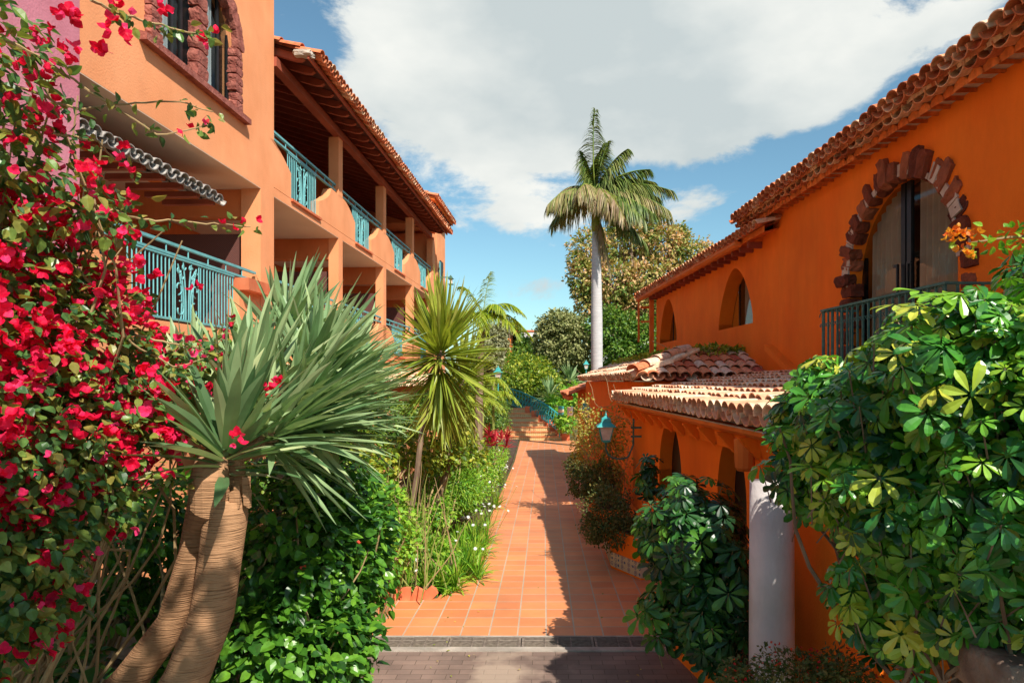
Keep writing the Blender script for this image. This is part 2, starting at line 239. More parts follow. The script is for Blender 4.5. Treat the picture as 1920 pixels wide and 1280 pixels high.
# ------------------------------------------------------------------ mesh helpers
BASE = {}
def rz2(v, a):
    c, s = math.cos(a), math.sin(a); return (v[0] * c - v[1] * s, v[0] * s + v[1] * c, v[2])
def thing(name, label, cat, base=(0, 0, 0), rz=0, group=None):
    o = bpy.data.objects.new(name, None); COL.objects.link(o); o.empty_display_size = .2
    o.location = rz2(base, rz); o.rotation_euler = (0, 0, rz); o['label'] = label; o['category'] = cat
    if group: o['group'] = group
    BASE[o.name] = base; return o
def tag(o, label, cat, group=None):
    o['label'] = label; o['category'] = cat
    if group: o['group'] = group
    return o
class M:
    def __init__(s): s.V = []; s.F = []; s.T = []; s.n = 0
    def add(s, V, F, tone=None):
        V = np.asarray(V, float).reshape(-1, 3)
        for f in (F if isinstance(F, list) and len(F) and isinstance(F[0], np.ndarray) else s.group(F)):
            s.F.append(f + s.n)
        s.V.append(V); s.n += len(V)
        s.T.append(np.full(len(V), random.random() if tone is None else tone) if np.isscalar(tone) or tone is None else np.asarray(tone, float))
    @staticmethod
    def group(F):
        d = {}
        for f in F: d.setdefault(len(f), []).append(f)
        return [np.array(x, dtype=np.int64) for x in d.values()]
    def box(s, x0, x1, y0, y1, z0, z1, tone=None):
        V = [(x, y, z) for z in (z0, z1) for y in (y0, y1) for x in (x0, x1)]
        s.add(V, [(0, 2, 3, 1), (4, 5, 7, 6), (0, 1, 5, 4), (2, 6, 7, 3), (0, 4, 6, 2), (1, 3, 7, 5)], tone)
    def prism(s, poly, axis, lo, hi):
        n = len(poly); V = []
        for h in (lo, hi):
            for (a, b) in poly:
                V.append((h, a, b) if axis == 'x' else ((a, h, b) if axis == 'y' else (a, b, h)))
        F = [tuple(range(n))[::-1], tuple(range(n, 2 * n))] + [(i, (i + 1) % n, n + (i + 1) % n, n + i) for i in range(n)]
        s.add(V, F)
    def tube(s, pts, r, n=6, tone=None):
        P = np.asarray(pts, float); k = len(P); r = np.full(k, r) if np.isscalar(r) else np.asarray(r, float)
        T = np.gradient(P, axis=0); T /= np.linalg.norm(T, axis=1)[:, None] + 1e-9
        up = np.array([0, 0, 1.0]) if abs(T[0][2]) < .9 else np.array([1.0, 0, 0])
        V = []; x = np.cross(T[0], up); x /= np.linalg.norm(x)
        for i in range(k):
            x = x - T[i] * np.dot(x, T[i]); x /= np.linalg.norm(x) + 1e-9; y = np.cross(T[i], x)
            for j in range(n):
                a = 2 * PI * j / n; V.append(P[i] + r[i] * (x * math.cos(a) + y * math.sin(a)))
        F = [(i * n + j, i * n + (j + 1) % n, (i + 1) * n + (j + 1) % n, (i + 1) * n + j) for i in range(k - 1) for j in range(n)]
        F += [tuple(range(n))[::-1], tuple(range((k - 1) * n, k * n))]
        s.add(V, F, tone)
    def lathe(s, prof, n=20, c=(0, 0, 0)):
        V = [(c[0] + r * math.cos(2 * PI * j / n), c[1] + r * math.sin(2 * PI * j / n), c[2] + z) for (r, z) in prof for j in range(n)]
        k = len(prof); F = [(i * n + j, i * n + (j + 1) % n, (i + 1) * n + (j + 1) % n, (i + 1) * n + j) for i in range(k - 1) for j in range(n)]
        F += [tuple(range(n))[::-1], tuple(range((k - 1) * n, k * n))]; s.add(V, F)
    def build(s, name, m, parent=None, smooth=False, base=None, rz=0, kind=None):
        if s.n == 0: return None
        if base is None: base = BASE.get(parent.name, (0, 0, 0)) if parent else (0, 0, 0)
        V = np.concatenate(s.V) - np.array(base)
        me = bpy.data.meshes.new(name); me.vertices.add(len(V)); me.vertices.foreach_set('co', V.ravel())
        tl = np.concatenate([np.full(len(f), f.shape[1]) for f in s.F]); idx = np.concatenate([f.ravel() for f in s.F])
        me.loops.add(len(idx)); me.loops.foreach_set('vertex_index', idx.astype(np.int32))
        me.polygons.add(len(tl)); st = np.concatenate([[0], np.cumsum(tl)[:-1]]); me.polygons.foreach_set('loop_start', st.astype(np.int32)); me.polygons.foreach_set('loop_total', tl.astype(np.int32))
        me.polygons.foreach_set('use_smooth', np.full(len(tl), bool(smooth)))
        me.update(calc_edges=True); me.validate()
        at = me.attributes.new('tone', 'FLOAT', 'POINT'); at.data.foreach_set('value', np.concatenate(s.T).astype(np.float32))
        me.materials.append(MATS[m]); o = bpy.data.objects.new(name, me); COL.objects.link(o)
        if parent: o.parent = parent; BASE[o.name] = base
        else: o.location = rz2(base, rz); o.rotation_euler = (0, 0, rz); BASE[o.name] = base
        if kind: o['kind'] = kind
        return o
def P(px, py, Y): return np.array([(px - CX) * Y / F, Y, EYE - (py - CY) * Y / F])
def gz(Y): return -.022 * Y
def nrm(a): return a / (np.linalg.norm(a, axis=-1, keepdims=True) + 1e-9)
def frames(d, up):
    y = nrm(d); x = nrm(np.cross(y, up)); z = np.cross(x, y); return np.stack([x, y, z], axis=-1)
def inst(mb, T, pos, R, sc_, tone=None):
    TV, TF = T; N = len(pos); n = len(TV); sc_ = np.asarray(sc_, float)
    if sc_.ndim == 1: sc_ = sc_[:, None]
    V = np.einsum('nij,nkj->nki', R, TV[None] * sc_[:, None, :]) + pos[:, None]
    off = (np.arange(N) * n)[:, None, None]
    Fs = [(f[None] + off).reshape(-1, f.shape[1]) for f in TF]
    tone = rng.random(N) if tone is None else tone
    mb.add(V.reshape(-1, 3), Fs, np.repeat(tone, n))
# leaf templates (y along the leaf, z its upper side)
def ovate(w=.32, fold=.10, droop=.18, wide=.4):
    V = np.array([(0, 0, 0), (-w * .85, wide * .6, fold), (0, wide * .6, 0), (w * .85, wide * .6, fold), (-w, wide * 1.2, fold * .6), (0, wide * 1.2, -droop * .3), (w, wide * 1.2, fold * .6),
                  (-w * .55, .8, -droop * .4), (0, .8, -droop * .6), (w * .55, .8, -droop * .4), (0, 1, -droop)], float)
    return V, M.group([(0, 2, 1), (0, 3, 2), (1, 2, 5, 4), (2, 3, 6, 5), (4, 5, 8, 7), (5, 6, 9, 8), (7, 8, 10), (8, 9, 10)])
def simple_leaf(w=.3, fold=.12):
    V = np.array([(0, 0, 0), (-w, .45, fold), (0, .5, 0), (w, .45, fold), (0, 1, -.12)], float)
    return V, M.group([(0, 2, 1), (0, 3, 2), (1, 2, 4), (2, 3, 4)])
def obov(w=.22, fold=.05, droop=.2):
    V = []; ys_ = [0, .12, .4, .68, .88, 1.0]; ws = [.02, .25, .72, 1, .8, .12]; zs_ = [0, 0, .03, -.02, -.3, -.9]
    for y, q, z in zip(ys_, ws, zs_): V += [(-w * q, y, fold * q + droop * z * .5), (0, y, droop * z * .5), (w * q, y, fold * q + droop * z * .5)]
    F = []
    for i in range(5): a = i * 3; F += [(a, a + 1, a + 4, a + 3), (a + 1, a + 2, a + 5, a + 4)]
    return np.array(V), M.group(F)
def merge(ts):
    V = []; F = []; n = 0
    for (v, f) in ts:
        V.append(v); F += [x + n for x in f]; n += len(v)
    d = {}
    for f in F: d.setdefault(f.shape[1], []).append(f)
    return np.concatenate(V), [np.concatenate(x) for x in d.values()]
def palmate(n=8, r=1.0, droop=.35, w=.2, seed=0):
    rr = np.random.default_rng(seed); ts = []
    for i in range(n):
        a = 2 * PI * (i + rr.uniform(-.2, .2)) / n; t = obov(w, .04, .2); L = r * rr.uniform(.75, 1.05)
        d = np.array([[math.cos(a), math.sin(a), -droop + rr.uniform(-.12, .12)]]); R = frames(d, np.array([[0, 0, 1.0]]))[0]
        ts.append(((t[0] * L) @ R.T + d[0] * .12, t[1]))
    return merge(ts)
def bract():
    ts = []
    for i in range(3):
        a = 2 * PI * i / 3; t = ovate(.42, .12, -.15, .45); d = np.array([[math.cos(a), math.sin(a), .75]])
        R = frames(d, np.array([[0, 0, 1.0]]))[0]; ts.append((t[0] @ R.T, t[1]))
    return merge(ts)
def star(n=8, w=.16):
    ts = []
    for i in range(n):
        a = 2 * PI * i / n; t = simple_leaf(w, 0); d = np.array([[math.cos(a), math.sin(a), .15]]); R = frames(d, np.array([[0, 0, 1.0]]))[0]; ts.append((t[0] @ R.T, t[1]))
    return merge(ts)
OV = ovate(); SL = simple_leaf(); PALM = [palmate(8, seed=1), palmate(7, seed=2, droop=.15), palmate(9, seed=3, droop=.6)]; BR = bract(); NARROW = simple_leaf(.12, .05); WIDE = ovate(.4, .08, .25, .36)
def rnd3(n): return rng.normal(size=(n, 3))
def blob_pts(blobs, N, shell=.55):
    B = [(np.array(c), np.array(r)) for c, r in blobs]; w = np.array([np.prod(r) ** (2 / 3) for c, r in B]); w /= w.sum()
    ch = rng.choice(len(B), N, p=w); u = nrm(rnd3(N)); C = np.array([b[0] for b in B])[ch]; Rr = np.array([b[1] for b in B])[ch]
    lump = 1 + .16 * np.sin(u[:, 0] * 5.1 + ch) * np.sin(u[:, 2] * 6.3 + 2 * ch) + .10 * np.sin(u[:, 1] * 11 + u[:, 2] * 9 + ch)
    r = (shell + (1 - shell) * rng.random(N) ** .6) * lump * (1 + .05 * rng.normal(size=N))
    return C + u * Rr * r[:, None], u
def scatter(mb, T, blobs, N, size, shell=.55, droop=.3, upb=.8, var=.35, tone=None, zmin=None):
    p, u = blob_pts(blobs, N, shell)
    if zmin is not None:
        k = p[:, 2] > zmin; p = p[k]; u = u[k]; N = len(p)
    d = nrm(u * .9 + rnd3(N) * .55 + np.array([0, 0, -droop])); up = nrm(u * .6 + np.array([0, 0, upb]) + rnd3(N) * .35)
    s = size * (1 + var * rng.uniform(-1, 1, N))
    Ts = T if isinstance(T, list) else [T]; ch = rng.integers(0, len(Ts), N)
    tn = np.clip(rng.random(N) if tone is None else tone(p, u), 0, 1)
    for i, t in enumerate(Ts):
        k = ch == i
        if k.any(): inst(mb, t, p[k], frames(d[k], up[k]), s[k], tn[k])
    return p
def scatter_palm(mb, Ts, blobs, N, size, shell=.6, tone=None, petiole=None):
    """whorls of leaflets facing outwards and up"""
    p, u = blob_pts(blobs, N, shell); up = nrm(u * .9 + np.array([.15, -.25, .75]) + rnd3(N) * .3)
    d = nrm(np.cross(up, rnd3(N))); y = d; x = nrm(np.cross(y, up)); R = np.stack([x, y, up], -1)
    s = size * rng.uniform(.5, 1.25, N); ch = rng.integers(0, len(Ts), N); tn = rng.random(N) if tone is None else tone(p, u)
    for i, t in enumerate(Ts):
        k = ch == i; tt = np.clip(tn[k], 0, 1); inst(mb, t, p[k], R[k], s[k], tt)
    if petiole is not None:
        for q, uu, ss in list(zip(p, up, s))[::3]: petiole.tube([q, q - uu * ss * .7 + np.array([0, 0, -.3 * ss]), q - uu * ss * 1.6 + np.array([0, 0, -.9 * ss])], [.003, .004, .005], 3)
    return p
def limb(a, b, r0, r1, n=6, wob=.06, seg=6, sag=0):
    a = np.array(a, float); b = np.array(b, float); L = np.linalg.norm(b - a); t = np.linspace(0, 1, seg + 1)[:, None]
    seg = max(seg, 10); t = np.linspace(0, 1, seg + 1)[:, None]; ph = rng.uniform(0, 6.28, (2, 3)); am = rng.normal(size=(2, 3))
    p = a + (b - a) * t + (np.sin(t * 4.0 + ph[0]) * am[0] + .5 * np.sin(t * 9 + ph[1]) * am[1]) * wob * L * np.sin(t * PI) * .6; p[:, 2] += sag * L * np.sin(t[:, 0] * PI)
    return p, np.linspace(r0, r1, seg + 1)
def pxblobs(spec): # (px,py,Y,rx,rz,ry)
    return [(P(a, b, Y), (rx * Y / F, ry, rz * Y / F)) for (a, b, Y, rx, rz, ry) in spec]
def bush(name, label, cat, spec, T, N, size, m, base=None, stems=10, stemr=.02, shell=.45, group=None, tone=None, palm=False, flowers=None, sm='twig', world=False, **kw):
    bl = spec if world else pxblobs(spec)
    c = np.mean([b[0] for b in bl], axis=0)
    if base is None: base = (c[0], c[1], gz(c[1]) if c[1] < 38 else min(b[0][2] - b[1][2] for b in bl))
    th = thing(name, label, cat, tuple(map(float, base)), 0, group)
    st = M()
    L = M()
    if palm: pts = scatter_palm(L, T, bl, N, size, shell, tone, st)
    else: pts = scatter(L, T, bl, N, size, shell, tone=tone, **kw)
    for i in range(stems):
        q = pts[rng.integers(len(pts))]; b0 = np.array(base) + rng.normal(size=3) * np.array([.08, .08, 0])
        pp, rr = limb(b0, q, stemr, stemr * .35, wob=.12, sag=.06); st.tube(pp, rr, 5)
    st.build('stem', sm, th); L.build('leaves', m, th)
    if flowers:
        FT, fn, fs, fm = flowers; Fm = M(); scatter(Fm, FT, [(c_, tuple(np.array(r_) * 1.03)) for c_, r_ in bl], fn, fs, .92, upb=1.2); Fm.build('flowers', fm, th)
    return th
def strap(mb, pos, dirs, L, w, droop, seg=6, fold=.25, tone=None, prof=None):
    """arching strap leaves; arrays of n"""
    n = len(pos); t = np.linspace(0, 1, seg + 1)
    prof = np.interp(t, [0, .15, .45, .8, 1], [.6, .8, 1, .6, .03]) if prof is None else np.interp(t, *prof)
    L = np.broadcast_to(L, n); w = np.broadcast_to(w, n); droop = np.broadcast_to(droop, n); tone = rng.random(n) if tone is None else np.broadcast_to(tone, n)
    dirs = nrm(dirs); side = nrm(np.cross(dirs, np.array([0, 0, 1.0]) + rnd3(n) * .25)); nor = np.cross(side, dirs)
    C = pos[:, None] + dirs[:, None] * (L[:, None] * t)[..., None] + np.array([0, 0, -1.0]) * (droop[:, None] * L[:, None] * t ** 2)[..., None]
    C = C + side[:, None] * (rng.normal(size=n)[:, None] * .11 * L[:, None] * t ** 2)[..., None]
    W_ = (w[:, None] * prof)[..., None]; l = C - side[:, None] * W_ + nor[:, None] * W_ * fold; r = C + side[:, None] * W_ + nor[:, None] * W_ * fold
    V = np.stack([l, C, r], 2).reshape(n, -1, 3); F1 = []
    for i in range(seg):
        a = i * 3; F1 += [(a, a + 1, a + 4, a + 3), (a + 1, a + 2, a + 5, a + 4)]
    F1 = np.array(F1); k = (seg + 1) * 3; F2 = (F1[None] + (np.arange(n) * k)[:, None, None]).reshape(-1, 4)
    mb.add(V.reshape(-1, 3), [F2], np.repeat(tone, k))
def rosette(mb, c, axis, n, L, w, amin, amax, droop, tone=None, seg=6, fold=.25, spread=.03, power=1.0):
    axis = np.array(axis, float); axis /= np.linalg.norm(axis); t = rng.random(n) ** power; th = np.radians(amin + (amax - amin) * t); ph = np.arange(n) * 2.39996 + rng.random() * 6
    u = np.cross(axis, [0.3, 1, .1]); u /= np.linalg.norm(u); v = np.cross(axis, u)
    D = axis * np.cos(th)[:, None] + (u * np.cos(ph)[:, None] + v * np.sin(ph)[:, None]) * np.sin(th)[:, None]
    pos = np.array(c) - axis * (t * spread * 2)[:, None] + D * spread; Ls = L * rng.uniform(.75, 1.1, n) * (1 - .15 * t)
    strap(mb, pos, D, Ls, w * rng.uniform(.8, 1.15, n), droop * (.25 + .75 * t) * rng.uniform(.6, 1.3, n), seg, fold, tone if tone is None else np.clip(tone(t), 0, 1))
def rock(mb, c, dims, R=None, jit=.12, n=4):
    g = np.linspace(-1, 1, n + 1); idx = {}; V = []; F = []
    def vid(p):
        k = tuple(np.round(p, 4))
        if k not in idx: idx[k] = len(V); V.append(p)
        return idx[k]
    for ax in range(3):
        for s_ in (-1, 1):
            for i in range(n):
                for j in range(n):
                    q = []
                    for (a, b) in ((g[i], g[j]), (g[i + 1], g[j]), (g[i + 1], g[j + 1]), (g[i], g[j + 1])):
                        p = np.zeros(3); p[ax] = s_; p[(ax + 1) % 3] = a; p[(ax + 2) % 3] = b; q.append(vid(p))
                    F.append(tuple(q) if s_ > 0 else tuple(q[::-1]))
    V = np.array(V); ln = np.linalg.norm(V, axis=1); V = V / (1 + .22 * np.maximum(ln - 1, 0)[:, None]) ; V += rng.normal(size=V.shape) * jit * .6 + np.sin(V[:, [1, 2, 0]] * 3 + rng.uniform(0, 6, 3)) * jit
    V = V * np.array(dims) / 2
    if R is not None: V = V @ np.array(R).T
    mb.add(V + np.array(c), F)
def tile_roof(mb, O, e, s, ncol, nrow, pitch=.23, exp=.36, clip=None, rc=.56, pans=True, jit=.006, cap=False):
    O = np.array(O, float); e = nrm(np.array(e, float)); s = nrm(np.array(s, float)); n = np.cross(e, s)
    if n[2] < 0: n = -n
    k = 8; th = .014; r0 = pitch * rc * .98; r1 = pitch * rc * .8; Lt = exp * 1.18
    def half(up):
        V = []
        for (r_, y, z) in ((r0, -.02, .03), (r1, Lt, .0)):
            for rr in (r_, r_ - th):
                for j in range(k + 1):
                    a = PI * j / k; V.append((rr * math.cos(a), y, (rr * math.sin(a) * .85 + z) * (1 if up else -1) + (0 if up else pitch * .36)))
        m_ = k + 1; F = []
        for j in range(k): F += [(j, j + 1, 2 * m_ + j + 1, 2 * m_ + j), (m_ + j + 1, m_ + j, 3 * m_ + j, 3 * m_ + j + 1), (j + 1, j, m_ + j, m_ + j + 1)]
        if cap and up: F.append(tuple(range(m_)))
        return np.array(V), M.group(F)
    for up in ((True, False) if pans else (True,)):
        T = half(up); I, J = np.meshgrid(np.arange(ncol + (0 if up else 0)), np.arange(nrow)); I = I.ravel(); J = J.ravel()
        pos = O + e * ((I + (.5 if up else 1.0)) * pitch)[:, None] + s * (J * exp)[:, None] + n * .01
        if clip is not None: kk = clip(pos); pos = pos[kk]
        N = len(pos); pos = pos + rng.normal(size=(N, 3)) * jit
        ed = nrm(e + rng.normal(size=(N, 3)) * .02); sv = nrm(s - ed * (ed @ s)[:, None]); R = np.stack([ed, sv, np.cross(ed, sv)], -1)
        if np.cross(e, s)[2] < 0: R = np.stack([-ed, sv, np.cross(-ed, sv)], -1)
        inst(mb, T, pos, R, np.ones(N), rng.random(N))
def arch_fn(yc, hw, zs, zt, pw=2.0):
    return lambda y: zs + (zt - zs) * max(0, 1 - abs((y - yc) / hw) ** pw) ** (1 / 2 if pw == 2 else .75)
def arched_wall(mb, x0, x1, y0, y1, z0, z1, ops):
    """wall between planes x0 (front) and x1 (back) with arched openings (yc,halfwidth,sill,spring,top,power)"""
    cur = y0
    def q(a, b, c, d): mb.add([a, b, c, d], [(0, 1, 2, 3)])
    for (yc, hw, sill, zs, zt, pw) in sorted(ops):
        mb.box(min(x0, x1), max(x0, x1), cur, yc - hw, z0, z1); f = arch_fn(yc, hw, zs, zt, pw); N = 28
        ys = [yc - hw * math.cos(PI * i / N) for i in range(N + 1)]; zz = [f(y) for y in ys]; zz[0] = zz[-1] = zs
        for i in range(N):
            a, b = ys[i], ys[i + 1]
            for x in (x0, x1): q((x, a, zz[i]), (x, b, zz[i + 1]), (x, b, z1), (x, a, z1)); q((x, a, z0), (x, b, z0), (x, b, sill), (x, a, sill))
            q((x0, a, zz[i]), (x0, b, zz[i + 1]), (x1, b, zz[i + 1]), (x1, a, zz[i]))
        q((x0, yc - hw, sill), (x0, yc + hw, sill), (x1, yc + hw, sill), (x1, yc - hw, sill)); q((x0, yc - hw, z1), (x0, yc + hw, z1), (x1, yc + hw, z1), (x1, yc - hw, z1))
        q((x0, yc - hw, sill), (x0, yc - hw, zs), (x1, yc - hw, zs), (x1, yc - hw, sill)); q((x0, yc + hw, sill), (x0, yc + hw, zs), (x1, yc + hw, zs), (x1, yc + hw, sill))
        cur = yc + hw
    mb.box(min(x0, x1), max(x0, x1), cur, y1, z0, z1)
def curtain(mb, x, y0, y1, z0, z1, amp=.035, waves=9, pinch=0):
    N = 90; V = []
    for k, z in enumerate((z0, (z0 + z1) / 2, z1)):
        for i in range(N + 1):
            t = i / N; yy = y0 + (y1 - y0) * t; V.append((x + amp * math.sin(t * waves * 2 * PI + .6 * math.sin(t * 9)) * (1 - .3 * k), yy, z))
    F = [(r * (N + 1) + i, r * (N + 1) + i + 1, (r + 1) * (N + 1) + i + 1, (r + 1) * (N + 1) + i) for r in range(2) for i in range(N)]
    mb.add(V, F)
def arc(c, r, a0, a1, n=8, plane='yz', x=0):
    return [((x, c[0] + r * math.cos(a), c[1] + r * math.sin(a)) if plane == 'yz' else (c[0] + r * math.cos(a), x, c[1] + r * math.sin(a))) for a in np.linspace(a0, a1, n)]
def spiral(c, r0, r1, a0, a1, x, n=14): return [(x, c[0] + (r0 + (r1 - r0) * t) * math.cos(a0 + (a1 - a0) * t), c[1] + (r0 + (r1 - r0) * t) * math.sin(a0 + (a1 - a0) * t)) for t in np.linspace(0, 1, n)]

# ------------------------------------------------------------------ ground
g = M(); xs = np.concatenate([np.linspace(-600, -20, 12), np.linspace(-18, 18, 37), np.linspace(20, 600, 12)]); ys = np.concatenate([[-60, -20, -5, 0, 5, 10, 15, 20, 25, 30, 35, 37.5, 38.4], np.linspace(39, 80, 30), [120, 200, 400, 900]])
def terr(x, y):
    z = gz(min(y, 38.4)) - .04
    if y > 38.4: z += 1.7 * min(1, (y - 38.4) / 4.5) + .03 * max(0, min(y, 120) - 43)
    return z
V = [(x, y, terr(x, y)) for y in ys for x in xs]; n = len(xs)
g.add(V, [(j * n + i, j * n + i + 1, (j + 1) * n + i + 1, (j + 1) * n + i) for j in range(len(ys) - 1) for i in range(n - 1)])
g.build('ground', 'ground', kind='structure', smooth=True)
def sheet(name, poly, m, dz=0.0):
    s = M(); s.add([(x, y, gz(y) + dz) for x, y in poly], [tuple(range(len(poly)))]); return s.build(name, m, kind='structure')
sheet('path', [(-3.0, 7.11), (4.5, 7.11), (4.5, 38.5), (-1.35, 38.5), (-1.12, 26), (-1.10, 10.8), (-1.32, 8.45), (-3.0, 8.3)], 'path_tile')
sheet('road', [(-8, -3), (8, -3), (8, 6.72), (-8, 6.72)], 'pavers', -.008)
s = M()
for (a, b) in ((6.70, 6.80), (7.09, 7.12)): s.add([(x, y, gz(y) + z) for z in (-.05, .006) for y in (a, b) for x in (-5.5, 1.75)], [(0, 2, 3, 1), (4, 5, 7, 6), (0, 1, 5, 4), (2, 6, 7, 3), (0, 4, 6, 2), (1, 3, 7, 5)])
s.build('kerb_strip', 'concrete', kind='structure')
s = M(); s.add([(x, y, gz(y) - .06) for y in (6.78, 7.1) for x in (-5.5, 1.75)], [(0, 1, 3, 2)]); s.build('drain_channel', 'black', kind='structure')
# drain grates, one metre each
gr = thing('drain_grate', 'leftmost cast iron drain grate, half under the leaves at the path end', 'drain grate', (-2.45, 6.95, gz(6.95)), 0, 'iron drain grates across the path')
b = M()
x0, x1 = -2.45, -1.71
for (a, c) in ((x0 + .005, x0 + .03), (x1 - .03, x1 - .005), ((x0 + x1) / 2 - .01, (x0 + x1) / 2 + .01), (x0 + .24, x0 + .25), (x0 + .50, x0 + .51)): b.box(a, c, 6.81, 7.08, gz(6.95) - .03, gz(6.95) + .003)
for i in range(9): y = 6.815 + i * .0315; b.box(x0 + .031, x1 - .031, y, y + .012, gz(6.95) - .004, gz(6.95) + .001)
b.build('grille', 'iron', gr)
glab = ['iron drain grate second from the left, in full sun', 'iron drain grate third from the left, below the middle of the tiled path', 'iron drain grate fourth from the left, sunlit right up to the shadow', 'fifth iron drain grate from the left, crossed by the edge of the shadow', 'iron drain grate at the right end, in shade against the orange kerb']
for i in range(5):
    r = gr.copy(); COL.objects.link(r); r.location.x += .74 * (i + 1); r['label'] = glab[i]
    for ch in list(gr.children): c = ch.copy(); COL.objects.link(c); c.parent = r
# soil beds
for (nm, poly) in (('planting_bed', [(-6.5, 8.5), (-1.45, 8.6), (-1.2, 10.8), (-1.2, 26), (-1.42, 38.4), (-6, 38.4)]), ):
    s = M(); s.prism(poly, 'z', -1.0, -.12)
    V = s.V[0]; V[:, 2] = np.where(V[:, 2] > -.5, -.022 * V[:, 1] + .08, -.022 * V[:, 1] - .1); s.build(nm, 'soil', kind='structure')
s = M(); s.box(-7, -1.85, 1.0, 6.6, -.25, -.05); s.build('foreground_bed', 'soil', kind='structure')
s = M(); s.prism([(1.36, 6.6), (1.6, 5.2), (2.2, 3.6), (6, 1), (6, 8.6), (3.0, 8.6), (1.9, 9.4), (1.36, 8.2)], 'z', -.4, -.02); s.build('shaded_bed', 'soil', kind='structure')
# steps
st = thing('garden_steps', 'curved flight of terracotta steps with patterned tile risers climbing at the end of the path', 'steps', (-.5, 38.5, gz(38.5)))
zr = gz(38.5); L_ = [951, 953, 955, 958, 962, 966, 971]; R_ = [1053, 1041, 1031, 1021, 1009, 996, 984]
for i in range(7):
    y = 38.5 + .35 * i; xa = (L_[i] - CX) * y / F - .6; xb = (R_[i] - CX) * y / F; z = zr + .245 * (i + 1)
    r = M(); r.box(xa, xb, y, y + 3 - .3 * i, zr + .245 * i - .02, z - .05); r.build('riser', 'deco_yellow', st)
    r = M(); r.box(xa - .01, xb + .01, y - .05, y + 3.02 - .3 * i, z - .049, z); r.build('tread', 'path_tile', st)
    r = M(); r.box(xb + .012, xb + .45, y - .02, y + .36, zr - .2, z + .12); r.build('side_wall', 'redledge', st)
# stair railing
def rail_pts(k): # bottom-right to top-left along the stairs
    Pb = [P(1049, 778, 38.4), P(1029, 762, 39.2), P(1013, 752, 40.0), P(996, 743, 40.6), P(975, 734, 41.3), P(951, 727, 42.2)]
    return Pb[k]
sr = thing('stair_railing', 'turquoise wrought iron railing with scrollwork curving up beside the garden steps', 'railing', tuple(P(1049, 818, 38.4)))
b = M(); b.tube([rail_pts(k) for k in range(6)], .045, 6); b.build('handrail', 'teal_deep', sr)
b = M(); b.tube([rail_pts(k) + np.array([0, 0, -.95]) for k in range(6)], .03, 5); b.build('bottom_rail', 'teal_deep', sr)
b = M()
for k in range(5):
    A, B = rail_pts(k), rail_pts(k + 1)
    for t in (.15, .4, .65, .9):
        q = A + (B - A) * t
        b.tube([q + np.array([.12 * math.sin(6 * w), 0, -w * .95]) for w in np.linspace(0, 1, 9)], .02, 4)
        b.tube([q + np.array([.11 * math.cos(a), 0, -.35 + .13 * math.sin(a)]) for a in np.linspace(0, 5, 9)], .02, 4)
        b.tube([q + np.array([.13 * math.cos(a), 0, -.7 + .13 * math.sin(a)]) for a in np.linspace(2, 8, 9)], .02, 4)
b.build('scrollwork', 'teal_deep', sr)
for k in (0, 1, 3, 5): b = M(); q = rail_pts(k); b.tube([q, q + np.array([0, 0, -1.25])], .035, 6); b.build('post', 'teal_deep', sr)

# ------------------------------------------------------------------ left hotel wing (frame turned so that its lines meet at x=1053)
RL = -math.atan(33 / 1280); AX = -5.3
hb = thing('hotel_wing', 'long peach hotel wing with arcaded balconies and turquoise railings left of the path', 'building', (AX, 20.2, -.4), RL)
Y0, YA, YB = 5.0, 7.35, 12.45; YE = 28.2
ZS = 5.9
# near block
w = M(); w.box(AX, AX - .35, YA, YB, ZS, 6.78); w.box(AX, AX - .35, YA, YB, 9.1, 12.5); w.box(AX, AX - .35, YA, 8.72, 6.78, 9.1); w.box(AX, AX - .35, 10.85, YB, 6.78, 9.1)
f1 = arch_fn(9.785, 1.065, 7.85, 8.65)
N = 20
for i in range(N):
    a = 8.72 + 2.13 * i / N; c = a + 2.13 / N; w.add([(AX, a, f1(a) if i else 7.85), (AX, c, f1(c) if i < N - 1 else 7.85), (AX, c, 9.1), (AX, a, 9.1)], [(0, 1, 2, 3)])
    w.add([(AX, a, f1(a) if i else 7.85), (AX, c, f1(c) if i < N - 1 else 7.85), (AX - .35, c, f1(c) if i < N - 1 else 7.85), (AX - .35, a, f1(a) if i else 7.85)], [(0, 1, 2, 3)])
w.box(AX - .35, -11, YB - .3, YB - .002, ZS, 12.5); w.box(AX - .02, -11, YA, YB, 12.4, 12.6); w.box(AX, AX - .35, 11.9, YB, -.6, ZS)
w.build('wall', 'peach', hb)
w = M(); w.box(AX + .02, AX - .35, 2.0, YA - .003, 2.4, 12.5); w.build('wall', 'purple', hb)['label'] = 'mauve painted wall section behind the bougainvillea'
w = M(); w.box(AX - .002, AX - 3.2, YA, YB, ZS - .012, ZS + .1); w.build('soffit', 'soffit', hb)
win = M(); win.box(AX - .16, AX - .18, 8.7, 10.9, 6.75, 8.9); wo = win.build('window', 'black', hb)
b = M(); curtain(b, AX - .12, 8.85, 9.25, 6.8, 8.6, .015, 4); curtain(b, AX - .12, 10.05, 10.42, 6.8, 8.6, .015, 4); b.build('curtain', 'curtain_pale', wo)
b = M()
for y in (8.78, 9.25, 9.48, 10.14, 10.5, 10.82): b.box(AX - .05, AX - .09, y - .025, y + .025, 6.8, 8.6)
b.build('frame', 'black', wo)
b = M(); b.box(AX - .065, AX - .07, 8.75, 10.85, 6.8, 8.62); b.build('pane', 'glass', wo)
b = M()
def col_stones(y, z0, z1, wd, n):
    h = (z1 - z0) / n
    for i in range(n): rock(b, (AX + .01, y + rng.normal() * .012, z0 + h * (i + .5)), (.17, wd * rng.uniform(.9, 1.12), h * .98), jit=.05)
col_stones(9.8, 6.88, 8.7, .30, 9); b.build('stone_mullion', 'stone_red', hb); b = M()
